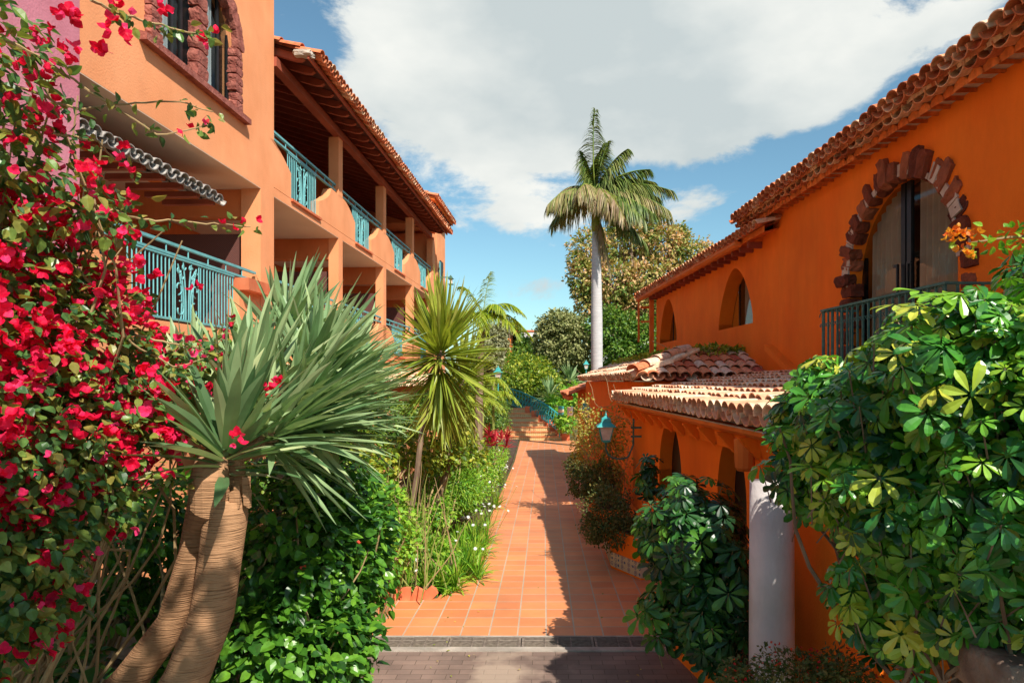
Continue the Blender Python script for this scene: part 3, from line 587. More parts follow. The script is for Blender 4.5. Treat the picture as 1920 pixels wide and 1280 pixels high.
col_stones(8.68, 6.88, 7.85, .24, 7); col_stones(10.93, 6.88, 7.85, .24, 7)
for i in range(17):
    a = PI * (i + .5) / 17; R = Matrix.Rotation(a - PI / 2, 3, 'X'); rock(b, (AX + .01, 9.8 + 1.16 * math.cos(a), 7.9 + .83 * math.sin(a)), (.18, .235, .26), R, .05)
b.build('stone_surround', 'stone_red', hb)
b = M(); b.prism([(AX + .11, 6.78), (AX + .11, 6.87), (AX + .0, 6.90), (AX - .3, 6.90), (AX - .3, 6.78)], 'y', 8.42, 11.3); b.build('window_sill', 'stone_red', hb)
# piers, beams, slabs, parapets
BAYS = [(YB, 16.1), (16.1, 20.2), (20.2, 24.1), (24.1, 27.9)]
PIERS = [16.1, 20.2, 24.1, 27.9]
def part(name, m, fn, parent=hb, smooth=False):
    b_ = M(); fn(b_); return b_.build(name, m, parent, smooth)
for y in PIERS:
    part('pier', 'peach', lambda b_: b_.box(AX, AX - .24, y, y + .3, 3.3, ZS))
    part('pier', 'peach', lambda b_: b_.box(AX, AX - .24, y, y + .3, 6.9, 8.3))
    part('pier', 'peach', lambda b_: b_.box(AX, AX - .24, y, y + .3, -.8, 3.1))
for y in [11.92] + PIERS:
    part('cross_beam', 'peach_shaded', lambda b_: b_.box(AX - .241, AX - 3.1, y + .02, y + .28, ZS - .5, ZS - .013))
    part('privacy_screen', 'woven', lambda b_: b_.box(AX - .3, AX - 2.2, y + .12, y + .16, 3.3, ZS - .78))
    if y > 12: part('privacy_screen', 'darkwood', lambda b_: b_.box(AX - .7, AX - 2.3, y + .12, y + .16, 6.1, 7.75))
part('slab', 'peach', lambda b_: b_.box(AX, AX - .25, YB, YE, ZS, 6.06))
part('slab', 'peach', lambda b_: b_.box(AX, AX - .25, YA, YE, 3.14, 3.3))
part('soffit', 'soffit', lambda b_: b_.box(AX - .002, AX - 3.2, YB, YE, ZS - .01, ZS + .15))
part('soffit', 'soffit', lambda b_: b_.box(AX - .252, AX - 3.2, YA, YE, 3.13, 3.29))
part('wall', 'peach_shaded', lambda b_: (b_.box(AX - 3.0, AX - 3.2, Y0, YE, -.8, 3.12), b_.box(AX - 3.0, AX - 3.2, Y0, YE, 3.3, ZS - .02), b_.box(AX - 2.6, AX - 2.8, YB, YE, 6.05, 9.6)))
part('wall', 'peach', lambda b_: (b_.box(AX - .26, AX - 3.2, YE, YE + .3, -.8, 8.6), b_.box(AX - .002, AX - .25, YE, YE + .4, -.8, 8.6)))
part('wall', 'peach', lambda b_: b_.box(AX - .02, AX - .2, YA + .2, 26.5, -.8, 3.13))
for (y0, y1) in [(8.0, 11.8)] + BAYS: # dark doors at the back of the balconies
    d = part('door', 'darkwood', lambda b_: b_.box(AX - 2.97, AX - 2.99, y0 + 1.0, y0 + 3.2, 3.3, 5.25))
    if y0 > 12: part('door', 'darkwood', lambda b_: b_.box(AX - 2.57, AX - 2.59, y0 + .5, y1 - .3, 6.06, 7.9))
def parapet(b_, ylo, yhi, z0, first=False, last=False):
    """curved divider between two balcony openings"""
    pts = [(yhi, z0), (yhi, z0 + .49)]
    for t in np.linspace(0, 1, 9)[1:]: pts.append((yhi - 1.0 * t if not last else yhi - .1 * t, z0 + .49 + .36 * math.sin(t * PI / 2) ** 1.0))
    mid = ylo + .8 if not first else ylo
    pts.append((mid, z0 + .86))
    if not first:
        for t in np.linspace(0, 1, 8)[1:]: pts.append((mid - .8 * t, z0 + .86 - .50 * (t ** .55)))
    pts.append((ylo, z0)); b_.prism(pts[::-1], 'x', AX - .2, AX)
def railing(y0, y1, ymin, ymax, z0, m='teal'):
    r = M(); zt = z0 + .92; n = int((y1 - y0) / .09)
    for i in range(n + 1):
        y = y0 + .02 + (y1 - y0 - .04) * i / n
        if abs(y - (y0 + y1) / 2) < .33: continue
        r.tube([(AX - .08, y, z0 + .02), (AX - .08, y, zt)], .011, 4)
    r.box(AX - .05, AX - .11, y0, y1, z0 + .03, z0 + .06); r.box(AX - .06, AX - .10, y0, y1, zt - .03, zt - .001); ro = r.build('railing', m, hb); r = M(); yc = (y0 + y1) / 2
    for sgn in (-1, 1):
        for (dy, top) in ((.04, .86), (.10, .72), (.17, .8)):
            r.tube([(AX - .08, yc + sgn * (dy * (1 - t) + (dy + .07) * t * t), z0 + .03 + top * t) for t in np.linspace(0, 1, 7)], .012, 4)
            r.tube(spiral((yc + sgn * (dy + .05), z0 + top - .05), .055, .02, 0, sgn * 5, AX - .08, 9), .012, 4)
        r.tube(spiral((yc + sgn * .19, z0 + .2), .12, .05, PI / 2, PI / 2 + sgn * 5, AX - .08, 12), .013, 4)
        r.tube(spiral((yc + sgn * .22, z0 + .5), .10, .04, -PI / 2, -PI / 2 - sgn * 5, AX - .08, 12), .013, 4)
        r.tube([(AX - .08, yc + sgn * .31, z0 + .02), (AX - .08, yc + sgn * .31, zt)], .011, 4)
    r.build('scroll_motif', m, ro); r = M()
    r.box(AX - .055, AX - .105, ymin, ymax, zt, zt + .035); r.box(AX - .06, AX - .11, ymin, ymax, z0 + 1.06, z0 + 1.10)
    for y in np.arange(ymin + .15, ymax, .55): r.tube([(AX - .08, y, zt), (AX - .08, y, z0 + 1.07)], .011, 4)
    r.build('handrail', m, ro)
for z0 in (6.07, 3.31):
    opn = [(13.25, 14.8), (17.4, 18.9), (21.5, 22.9), (25.5, 26.9)]
    lims = [(YB + .02, 16.08), (16.42, 20.18), (20.52, 24.08), (24.42, 27.88)]
    part('parapet', 'peach', lambda b_: parapet(b_, YB, 13.25, z0, first=True))
    for i in range(3): part('parapet', 'peach', lambda b_: parapet(b_, opn[i][1], opn[i + 1][0], z0))
    part('parapet', 'peach', lambda b_: parapet(b_, opn[3][1], YE, z0, last=True))
    for (a, c), (lo, hi) in zip(opn, lims):
        railing(a, c, lo, hi, z0); part('sill', 'redledge', lambda b_: b_.box(AX + .045, AX - .1, a - .02, c + .05, z0 - .05, z0 - .003))
railing(8.3, 11.05, 7.9, 11.85, 3.31)
part('planter_ledge', 'redledge', lambda b_: b_.box(AX + .16, AX - .1, 11.1, 11.95, 4.0, 4.2))
part('parapet', 'peach', lambda b_: b_.box(AX, AX - .2, 11.1, 11.88, 3.31, 3.998)); part('parapet', 'peach', lambda b_: b_.box(AX, AX - .2, YA, 8.28, 3.31, 3.998))
# main roof: beam, rafters, boards, tiles
part('eave_beam', 'wood', lambda b_: b_.box(AX + .05, AX - .12, YB, 27.6, 8.30, 8.47))
s_up = np.array([-1, 0, .30]); XE = -4.66; ZE = 8.40
rf = part('roof', 'darkwood', lambda b_: b_.add([(x, y, ZE + .10 - (x - XE) * .30 + dz) for dz in (0, .03) for (x, y) in ((XE, YB), (XE, 27.7), (-8.3, 27.7), (-8.3, YB))], [(0, 1, 2, 3), (7, 6, 5, 4), (0, 4, 5, 1), (2, 6, 7, 3), (1, 5, 6, 2)]))
r0_ = None
for i in range(29):
    y = 12.55 + .53 * i
    if r0_ is None:
        b = M(); z = lambda x: ZE + .096 - (x - XE) * .30
        b.prism([(XE - .12, z(XE - .12)), (XE - .12, z(XE - .12) - .05), (XE - .18, z(XE - .18) - .11), (XE - .3, z(XE - .3) - .14), (-8.1, z(-8.1) - .14), (-8.1, z(-8.1))], 'y', y, y + .09)
        r0_ = b.build('rafter', 'wood', rf)
    else:
        c = r0_.copy(); COL.objects.link(c); c.parent = rf; c.location.y = .53 * i
part('fascia', 'wood', lambda b_: b_.box(XE + .015, XE - .02, YB, 27.7, ZE + .03, ZE + .12), rf)
b = M(); tile_roof(b, (XE + .18, YB + .05, ZE + .12), (0, 1, 0), s_up, 73, 9, .21, .4); b.build('roof_tiles', 'tile_red', rf)
b = M(); rock(b, (XE - .1, YB + .06, ZE + .14), (.34, .2, .12), None, .12); b.build('broken_verge', 'concrete', rf)
# awning over the first terrace
aw = M(); tile_roof(aw, (AX - .12, YA - .3, 5.34), (0, 1, 0), (-1, 0, .28), 18, 2, .205, .34)
aw.build('awning_tiles', 'tile_grey', hb)
part('awning_rafters', 'wood', lambda b_: [b_.box(AX - .2, AX - 1.0, YA + .1 + .45 * i, YA + .2 + .45 * i, 5.28, 5.36) for i in range(8)])
part('awning_board', 'orange_trim', lambda b_: b_.add([(x, y, 5.37 - (x - AX) * .28 - .05) for (x, y) in ((AX - .16, YA - .3), (AX - .16, 11.0), (AX - 1.3, 11.0), (AX - 1.3, YA - .3))], [(0, 1, 2, 3)]))
# lower lean-to roof at ground floor
b = M(); tile_roof(b, (-4.35, 10.0, 2.40), (0, 1, 0), (-1, 0, .34), 66, 3, .23, .36); b.build('lower_roof_tiles', 'tile_cream', hb)
part('lower_roof_base', 'darkwood', lambda b_: b_.add([(-4.45, 10, 2.40), (-4.45, 25.2, 2.40), (-5.3, 25.2, 2.70), (-5.3, 10, 2.70)], [(0, 1, 2, 3)]))
part('porch_wall', 'peach', lambda b_: b_.box(-4.7, -4.85, 10, 25, -.6, 2.45))
# far block of the wing
fb = thing('corner_house', 'taller peach house end with its own tiled roof beyond the balconies', 'building', (-5.3, 29.6, -.6), RL)
part('wall', 'peach', lambda b_: (b_.box(-5.26, -9, 28.62, 30.7, -.6, 9.55), b_.box(-5.3, -9, 26.9, 28.618, 8.75, 9.55)), fb)
rr_ = part('roof', 'orange_trim', lambda b_: b_.add([(-4.95, 26.5, 9.55), (-4.95, 31.0, 9.55), (-9, 31, 10.7), (-9, 26.5, 10.7), (-4.95, 26.5, 9.66), (-4.95, 31, 9.66), (-9, 31, 10.8), (-9, 26.5, 10.8)], [(0, 3, 2, 1), (4, 5, 6, 7), (0, 1, 5, 4), (0, 4, 7, 3), (1, 2, 6, 5)]), fb)
part('roof_tiles', 'tile_red', lambda b_: tile_roof(b_, (-4.85, 26.4, 9.66), (0, 1, 0), (-1, 0, .28), 21, 10, .22, .42), rr_)
for i in range(9): part('rafter', 'darkwood', lambda b_: b_.box(-5.0, -5.259, 26.95 + i * .46, 27.07 + i * .46, 9.40, 9.545), rr_)
wn = part('window', 'black', lambda b_: b_.box(-5.22, -5.262, 29.3, 30.0, 5.9, 7.7), fb); part('shutter', 'teal', lambda b_: b_.box(-5.2, -5.22, 28.95, 29.3, 5.9, 7.6), wn)
lt = part('wall_lamp', 'verdigris', lambda b_: (b_.box(-4.7, -5.26, 29.0, 29.04, 6.9, 6.94), b_.box(-4.62, -4.82, 28.92, 29.12, 6.6, 6.64), b_.prism([(-4.60, 6.85), (-4.84, 6.85), (-4.72, 7.0)], 'y', 28.9, 29.14)), fb)
part('glass', 'frost', lambda b_: b_.box(-4.66, -4.78, 28.96, 29.08, 6.641, 6.84), lt)

# ------------------------------------------------------------------ right: big orange house
RR = math.atan(55 / 1280); WX = 5.2
big = thing('orange_house', 'large orange house with stone arched balcony door and overhanging tile eaves on the right', 'building', (WX, 8.5, -.2), RR)
YN, YF = 1.5, 13.55
door = (9.1, 1.3, 2.62, 3.95, 5.25, 2.0)
b = M(); arched_wall(b, WX, WX + .38, YN, YF, -.6, 5.82, [door]); b.box(WX + .38, 11, YF - .3, YF - .002, -.6, 5.82); b.build('wall', 'orange', big)
dr = part('balcony_door', 'black', lambda b_: b_.box(WX + .6, WX + .62, 7.6, 10.6, 2.5, 5.5), big)
part('curtain', 'curtain', lambda b_: (curtain(b_, WX + .27, 9.42, 10.20, 2.6, 5.3, .05, 6), curtain(b_, WX + .27, 8.0, 8.98, 2.6, 5.3, .05, 7)), dr)
part('frame', 'black', lambda b_: (b_.box(WX + .16, WX + .21, 9.02, 9.12, 2.6, 5.22), b_.box(WX + .16, WX + .21, 9.16, 9.26, 2.6, 5.22), b_.box(WX + .2, WX + .26, 7.82, 7.9, 2.6, 4.4), b_.box(WX + .2, WX + .26, 10.32, 10.40, 2.6, 4.4)), dr)
part('pane', 'glass', lambda b_: b_.box(WX + .185, WX + .19, 7.85, 10.35, 2.62, 5.2), dr)
part('handle', 'black', lambda b_: [b_.box(WX + .10, WX + .13, yy, yy2, z1, z2) for (yy, yy2, z1, z2) in ((9.0, 9.03, 3.7, 4.08), (9.25, 9.28, 3.7, 4.08), (8.93, 9.03, 4.08, 4.12), (9.25, 9.35, 4.08, 4.12), (8.93, 9.03, 3.66, 3.70), (9.25, 9.35, 3.66, 3.70))], dr)
b = M()
for z in np.arange(2.7, 3.95, .24):
    for sg in (-1, 1): rock(b, (WX + .05 + rng.normal() * .02, 9.1 + sg * (1.42 + rng.normal() * .05), z + rng.normal() * .01), (.22, rng.uniform(.24, .40), rng.uniform(.20, .24)), None, .07)
for i in range(19):
    a = PI * (i + .5) / 19 + rng.normal() * .02; ln = rng.uniform(.24, .44); R = Matrix.Rotation(a - PI / 2 + rng.normal() * .06, 3, 'X')
    rock(b, (WX + .05 + rng.normal() * .02, 9.1 + (1.26 + ln / 2) * math.cos(a), 3.95 + (1.26 + ln / 2) * math.sin(a)), (.22, rng.uniform(.16, .22), ln), R, .09)
b.build('stone_surround', 'stone_dark', big); b = M()
for i in range(26):
    a = PI * (i + .5) / 26; q = lambda r_, a_: (9.1 + r_ * math.cos(a_), 3.95 + r_ * math.sin(a_)); r1_ = 1.46 + .05 * rng.normal(); b.prism([q(1.31, a - .055), q(r1_, a - .055), q(r1_, a + .055), q(1.31, a + .055)], 'x', WX - .03, WX - .003)
b.build('mortar_bed', 'mortar', big)
# balcony
part('balcony_slab', 'orange', lambda b_: b_.box(WX - .55, WX - .002, 7.2, 10.22, 2.42, 2.6), big)
bx = WX - .52; b = M()
for y in np.arange(7.25, 10.2, .145):
    b.box(bx - .012, bx + .012, y - .012, y + .012, 2.6, 3.55)
    b.tube(arc((y + .0725, 3.47), .07, 0, PI, 7, x=bx), .008, 4); b.tube(spiral((y + .04, 3.34), .035, .012, 0, 6, bx, 10), .007, 4); b.tube(spiral((y + .105, 3.34), .035, .012, PI, PI - 6, bx, 10), .007, 4)
for xx in np.arange(bx, WX, .14): b.box(xx - .012, xx + .012, 10.17, 10.195, 2.6, 3.55); b.box(xx - .012, xx + .012, 7.22, 7.245, 2.6, 3.55)
br_ = b.build('balcony_railing', 'verdigris', big)
part('handrail', 'verdigris', lambda b_: (b_.box(bx - .025, bx + .025, 7.2, 10.22, 3.55, 3.58), b_.box(bx - .02, WX, 10.165, 10.21, 3.552, 3.578), b_.box(bx - .02, WX, 7.21, 7.25, 3.552, 3.578), b_.box(bx - .015, bx + .015, 7.2, 10.22, 2.66, 2.68)), br_)
# eaves: two stepped courses of tiles (beirado) and roof above
ee = part('eaves', 'eave_paint', lambda b_: tile_roof(b_, (WX - .22, YN, 5.71), (0, 1, 0), (1, 0, .10), 56, 1, .23, .5, rc=.6, pans=False, cap=True), big)
part('eaves', 'tile_aged', lambda b_: tile_roof(b_, (WX - .36, YN, 5.86), (0, 1, 0), (1, 0, .14), 57, 1, .23, .6, rc=.6, cap=True), big)
part('roof_tiles', 'tile_aged', lambda b_: tile_roof(b_, (WX - .48, YN, 5.95), (0, 1, 0), (1, 0, .36), 57, 12, .23, .4, rc=.6), big)
part('roof_base', 'mortar', lambda b_: b_.add([(WX - .30, YN, 5.94), (WX - .30, 14.2, 5.94), (11, 14.2, 8.2), (11, YN, 8.2), (WX - .16, YN, 5.80), (WX - .16, 13.9, 5.80), (11, 13.9, 5.8), (11, YN, 5.8)], [(0, 1, 2, 3), (4, 5, 1, 0), (4, 7, 6, 5), (5, 6, 2, 1), (0, 3, 7, 4)]), big)
part('wall_coping', 'orange', lambda b_: b_.prism([(12.0, 2.45), (13.6, 3.12), (13.6, 3.24), (11.9, 2.55)], 'x', WX - .16, WX - .002), big)

# ------------------------------------------------------------------ right: middle house (frame for vanishing point 925)
R2 = math.atan(95 / 1280); MX = 5.61
mid = thing('annex_house', 'lower orange house with two pointed arch windows behind the big orange house', 'building', (MX, 19, -.4), R2)
W2 = (15.55, 1.12, 3.76, 3.9, 5.12, 1.75); W1 = (21.65, 1.05, 3.76, 3.9, 5.14, 1.75)
b = M(); arched_wall(b, MX, MX + .36, 12.6, 23.2, -.6, 5.55, [W2, W1]); b.box(MX + .36, 12, 23.0, 23.2, -.6, 5.55); b.build('wall', 'orange', mid)
for (yc, hw) in ((15.55, 1.12), (21.65, 1.05)):
    wn = part('window', 'black', lambda b_: b_.box(MX + .6, MX + .62, yc - hw - .2, yc + hw + .2, 3.6, 5.3), mid)
    part('curtain', 'curtain', lambda b_: curtain(b_, MX + .39, yc - .55, yc + .35, 3.74, 5.0, .03, 7), wn)
    part('frame', 'black', lambda b_: (b_.box(MX + .33, MX + .355, yc - .5, yc - .42, 3.76, 5.0), b_.box(MX + .33, MX + .355, yc + .55, yc + .63, 3.76, 4.9)), wn)
    part('pane', 'glass', lambda b_: b_.box(MX + .34, MX + .345, yc - hw, yc + hw, 3.76, 5.12), wn)
mr_ = part('roof', 'orange_trim', lambda b_: b_.add([(MX - .32, 13.0, 5.42), (MX - .32, 24.2, 5.42), (12, 24.2, 7.3), (12, 13.0, 7.3), (MX - .32, 13.0, 5.54), (MX - .32, 24.2, 5.54), (12, 24.2, 7.42), (12, 13.0, 7.42)], [(0, 3, 2, 1), (4, 5, 6, 7), (0, 1, 5, 4), (1, 2, 6, 5)]), mid)
part('roof_tiles', 'tile_aged', lambda b_: tile_roof(b_, (MX - .48, 12.9, 5.52), (0, 1, 0), (1, 0, .30), 50, 10, .23, .4), mr_)
part('gutter', 'orange_trim', lambda b_: b_.prism([(MX - .46, 5.50), (MX - .50, 5.40), (MX - .44, 5.36), (MX - .34, 5.36), (MX - .33, 5.44)], 'y', 14.2, 24.3), mr_)
for i in range(20): part('rafter', 'wood', lambda b_: b_.box(MX - .30, MX - .002, 13.9 + i * .48, 13.98 + i * .48, 5.28, 5.41), mr_)
part('corner_post', 'orange_trim', lambda b_: (b_.box(MX - .2, MX - .06, 23.3, 23.44, 2.5, 5.4), b_.box(MX - .45, MX - .39, 24.1, 24.16, 3.9, 5.4), b_.box(MX - .45, MX - .06, 23.6, 23.66, 4.55, 4.61), b_.box(MX - .44, MX - .1, 23.7, 23.76, 5.05, 5.13)), mid)

# ------------------------------------------------------------------ right: low building with arches along the path
LX = 2.30
low = thing('low_arcade', 'low orange building with two arches, gutter and pale tiled lean-to roof beside the path', 'building', (LX, 9.0, -.2), RR)
A2 = (7.17, .49, -.3, 1.2, 1.92, 2.0); A1 = (10.05, .72, -.4, 1.1, 1.90, 2.0)
b = M(); arched_wall(b, LX, LX + .20, 4.3, 13.2, -.6, 2.09, [A2, A1]); b.box(LX + .32, 5.2, 12.95, 13.2, -.6, 2.09); b.build('wall', 'orange', low)
part('wall', 'orange', lambda b_: (b_.box(LX + .321, 5.2, 4.3, 4.5, -.6, 2.09), b_.box(LX + .9, LX + 1.0, 4.5, 12.9, -.6, 2.07)), low)
for (yc, hw, *_r) in (A2, A1):
    wn = part('door', 'darkwood', lambda b_: b_.box(LX + .165, LX + .196, yc - hw * .55, yc - hw * .42, -.3, 1.86), low)
    part('pane', 'black', lambda b_: b_.box(LX + .205, LX + .22, yc - hw - .1, yc + hw + .1, -.3, 2.02), wn)
part('gutter', 'orange_trim', lambda b_: b_.prism([(LX - .31, 2.08), (LX - .31, 2.045), (LX - .23, 2.00), (LX - .13, 2.00), (LX - .09, 2.07), (LX - .11, 2.07), (LX - .15, 2.02), (LX - .23, 2.02), (LX - .29, 2.055)], 'y', 5.3, 13.25), low)
part('gutter_lip', 'gutter', lambda b_: b_.box(LX - .32, LX - .295, 5.28, 13.27, 2.081, 2.094), low)
part('cornice', 'orange', lambda b_: b_.prism([(LX - .10, 1.81), (LX - .14, 1.98), (LX - .09, 2.07), (LX - .002, 2.07), (LX - .002, 1.81)], 'y', 4.95, 13.21), low)
for i in range(12): part('bracket', 'orange', lambda b_: b_.prism([(LX - .12, 1.79), (LX - .30, 1.98), (LX - .30, 1.995), (LX - .09, 1.995)], 'y', 5.3 + i * .68, 5.39 + i * .68), low)
lo_r = part('roof', 'darkwood', lambda b_: b_.add([(LX - .20, 5.0, 2.145), (LX - .20, 13.3, 2.145), (5.18, 13.3, 2.55), (5.18, 5.0, 2.55)], [(0, 1, 2, 3)]), low)
part('roof_tiles', 'tile_cream', lambda b_: tile_roof(b_, (LX - .37, 4.95, 2.18), (0, 1, 0), (1, 0, .13), 40, 8, .21, .40, rc=.6), lo_r)
part('eave_filler', 'mortar', lambda b_: b_.box(LX - .18, LX + .1, 5.0, 13.2, 2.092, 2.14), lo_r)
part('downpipe', 'orange_trim', lambda b_: b_.lathe([(.09, .16), (.10, .14), (.09, -.11), (.07, -.14)], 12, (LX - .2, 6.15, 1.82)), low)
# white pillar
pl = M(); pl.lathe([(.165, 0), (.165, .02), (.163, 1.0), (.158, 2.0)], 32, (1.70, 5.1, -.25)); tag(pl.build('pillar', 'white_paint', smooth=True, base=(1.70, 5.1, -.25)), 'plain round white pillar standing in front of the low orange building', 'pillar')
# low kerb wall of the planting
kb = M(); kb.prism([(1.24, 6.72), (1.27, 8.0), (1.42, 8.0), (1.40, 6.65), (1.95, 3.9), (1.78, 3.85)], 'z', -.3, .07); tag(kb.build('planter_wall', 'orange', base=(1.3, 6.7, -.15)), 'low orange planter wall at the right end of the drain', 'wall')

# ------------------------------------------------------------------ hip roofed house beyond
HX = 2.66; hx1 = 5.9
hip = thing('hipped_house', 'small orange house with a low hipped roof of mixed terracotta tiles beyond the arcade', 'building', (HX, 18, -.4), RR)
part('wall', 'orange', lambda b_: (b_.box(HX, HX + .25, 14.0, 25.5, -.8, 2.48), b_.box(HX + .25, hx1, 14.02, 14.25, -.8, 2.48), b_.box(HX + .25, hx1, 25.3, 25.5, -.8, 2.48)), hip)
ex = HX - .20; ey = 13.75; sl = .36
hr = part('roof', 'orange_trim', lambda b_: b_.add([(ex + .08, ey + .08, 2.50), (hx1, ey + .08, 2.50), (hx1, ey + 1.6, 3.02), (ex + 1.6, ey + 1.6, 3.02), (ex + 1.6, 25.7, 3.02), (ex + .08, 25.7, 2.50), (hx1, 25.7, 3.02)], [(0, 1, 2, 3), (0, 3, 4, 5), (3, 2, 6, 4)]), hip)
part('roof_tiles', 'tile_mix', lambda b_: tile_roof(b_, (ex, ey - .04, 2.56), (1, 0, 0), (0, 1, sl), 15, 4, .225, .42, clip=lambda p: (p[:, 0] - ex) > (p[:, 1] - ey) - .1, rc=.6), hr)
part('roof_tiles', 'tile_cream', lambda b_: tile_roof(b_, (ex - .04, ey, 2.56), (0, 1, 0), (1, 0, sl), 53, 4, .225, .42, clip=lambda p: (p[:, 1] - ey) > (p[:, 0] - ex) - .1, rc=.6), hr)
def hipcap(b_):
    d = nrm(np.array([1, 1, sl * 1.0])); e_ = nrm(np.array([1, -1, 0.0])); tile_roof(b_, np.array([ex - .05, ey - .05, 2.68]) - e_ * .14, e_, d, 1, 5, .28, .42, pans=False)
part('hip_cap', 'tile_mix', hipcap, hr)
# creeping vine along the ridge
vb = [((x, 15.4 + .12 * math.sin(x * 3), 3.15 + .04 * math.sin(x * 7)), (.3, .3, .10)) for x in np.arange(3.3, 5.0, .28)] + [((3.15 - .043 * .8 * k, 15.9 + k * .8, 3.12), (.3, .5, .11)) for k in range(12)]
bush('creeper', 'low green and yellow creeper spreading along the ridge of the hipped roof', 'creeper', vb, SL, 5200, .12, 'yellow_leaf', base=(3.5, 15.6, 2.95), stems=6, stemr=.008, world=True)
# small porch roof beyond
pr = thing('porch', 'small tiled porch roof at the far corner of the hipped house', 'porch', (2.0, 27, -.6), RR)
part('roof_tiles', 'tile_red', lambda b_: tile_roof(b_, (2.0, 25.8, 1.95), (0, 1, 0), (1, 0, .35), 14, 4, .24, .4), pr)
part('beam', 'orange_trim', lambda b_: b_.box(2.05, 2.2, 25.8, 29.2, 1.77, 1.93), pr); part('wall', 'orange', lambda b_: b_.box(2.7, 2.9, 25.52, 29.2, -.8, 2.15), pr)


# ------------------------------------------------------------------ lamps
def lantern(t, c, s=1.0, bracket=None, m='teal_deep'):
    """four sided street lantern hanging at c (bottom of body)"""
    def ring(h, w): return [(c[0] + sx * w * s, c[1] + sy * w * s, c[2] + h * s) for sx, sy in ((-1, -1), (1, -1), (1, 1), (-1, 1))]
    def loft(b_, rs):
        V = [v for r_ in rs for v in r_]; n = len(rs); b_.add(V, [(i * 4 + j, i * 4 + (j + 1) % 4, (i + 1) * 4 + (j + 1) % 4, (i + 1) * 4 + j) for i in range(n - 1) for j in range(4)] + [(3, 2, 1, 0), tuple(range((n - 1) * 4, n * 4))])
    b_ = M(); loft(b_, [ring(.02, .062), ring(.25, .118)]); gl = b_.build('glass_body', 'frost', t)
    b_ = M()
    for (sx, sy) in ((-1, -1), (1, -1), (1, 1), (-1, 1)): b_.tube([(c[0] + sx * .066 * s, c[1] + sy * .066 * s, c[2]), (c[0] + sx * .124 * s, c[1] + sy * .124 * s, c[2] + .26 * s)], .009 * s, 5)
    loft(b_, [ring(-.03, .03), ring(-.005, .07), ring(.018, .07)]); b_.build('frame', m, t)
    b_ = M(); loft(b_, [ring(.252, .165), ring(.268, .16), ring(.33, .085), ring(.40, .075), ring(.43, .03), ring(.445, .02)]); b_.lathe([(.015 * s, .44 * s), (.022 * s, .46 * s), (.008 * s, .49 * s), (.003 * s, .53 * s)], 8, c); b_.build('cap', m, t)
c = P(1136, 832, 12.4); wl = thing('wall_lantern', 'turquoise lantern on a curled wall bracket in front of the orange arcade', 'lantern', tuple(c), 0, 'turquoise wall lanterns')
c = c + np.array([0, 0, .05]); lantern(wl, c, 1.04)
def jbracket(t, c, k, xw):
    b = M(); pts = [c + k * np.array(q) for q in ((0, 0, -.02), (0, 0, -.09), (.03, 0, -.17))] + [c + k * np.array([.17 - .15 * math.cos(a), 0, -.13 - .09 * math.sin(a)]) for a in np.linspace(.6, 2.4, 7)] + [c + k * np.array(q) for q in ((.34, 0, -.05), (.345, 0, .28))]
    b.tube(pts, .012 * k, 6)
    for dz in (.06, .17): b.box(c[0] + .31 * k, xw, c[1] - .012 * k, c[1] + .012 * k, c[2] + (dz - .012) * k, c[2] + (dz + .012) * k)
    b.build('bracket', 'verdigris', t)
jbracket(wl, c, 1.46, 1.78)
c2 = P(1098, 785, 19.5); w2 = thing('wall_lantern', 'second turquoise lantern, half hidden by the thin shrub nearer the steps', 'lantern', tuple(c2), 0, 'turquoise wall lanterns'); lantern(w2, c2, 1.1); jbracket(w2, c2, 1.3, 1.83)
def post_lamp(px, py, Y, h, label, s=1.6):
    c_ = P(px, py, Y); t = thing('post_lamp', label, 'lamp post', (c_[0], c_[1], c_[2] - h), 0, 'turquoise post lamps in the garden'); lantern(t, c_, s)
    b_ = M(); b_.lathe([(.06, -h), (.06, -h + .2), (.03, -h + .25), (.028, -.04)], 10, c_); b_.build('post', 'teal_deep', t)
post_lamp(934, 712, 30, 2.4, 'turquoise post lamp standing left of the stair railing', 1.25)
post_lamp(1099, 692, 44, 2.2, 'small turquoise post lamp just left of the palm trunk', 1.2)

# ------------------------------------------------------------------ planter boxes right of the path
pb = thing('planter_box', 'orange planter box with a band of blue patterned tiles under the shaded shrub', 'planter', (1.25, 9.6, gz(9.6)))
def pbox(b_, z0, z1, o=0): b_.prism([(.98 - o, 10.9 + o), (.98 - o, 9.95 - o), (1.32 - o * .5, 9.3 - o), (1.9, 9.28 - o), (1.84, 10.9 + o)], 'z', z0, z1)
part('box', 'orange', lambda b_: pbox(b_, -.3, .34), pb); part('tile_band', 'deco_blue', lambda b_: pbox(b_, -.18, .02, .012), pb); part('soil', 'soil', lambda b_: b_.prism([(1.03, 10.8), (1.03, 9.98), (1.35, 9.36), (1.85, 9.34), (1.8, 10.8)], 'z', .33, .35), pb)
pc = thing('planter_box', 'second orange planter box further along, crowded with dim foliage', 'planter', (1.3, 14, gz(14)))
part('box', 'orange', lambda b_: b_.prism([(1.0, 16.5), (1.0, 12.6), (1.3, 12.0), (1.75, 12.0), (1.6, 16.5)], 'z', -.5, .12), pc); part('soil', 'soil', lambda b_: b_.box(1.05, 1.6, 12.6, 16.4, .1, .13), pc)
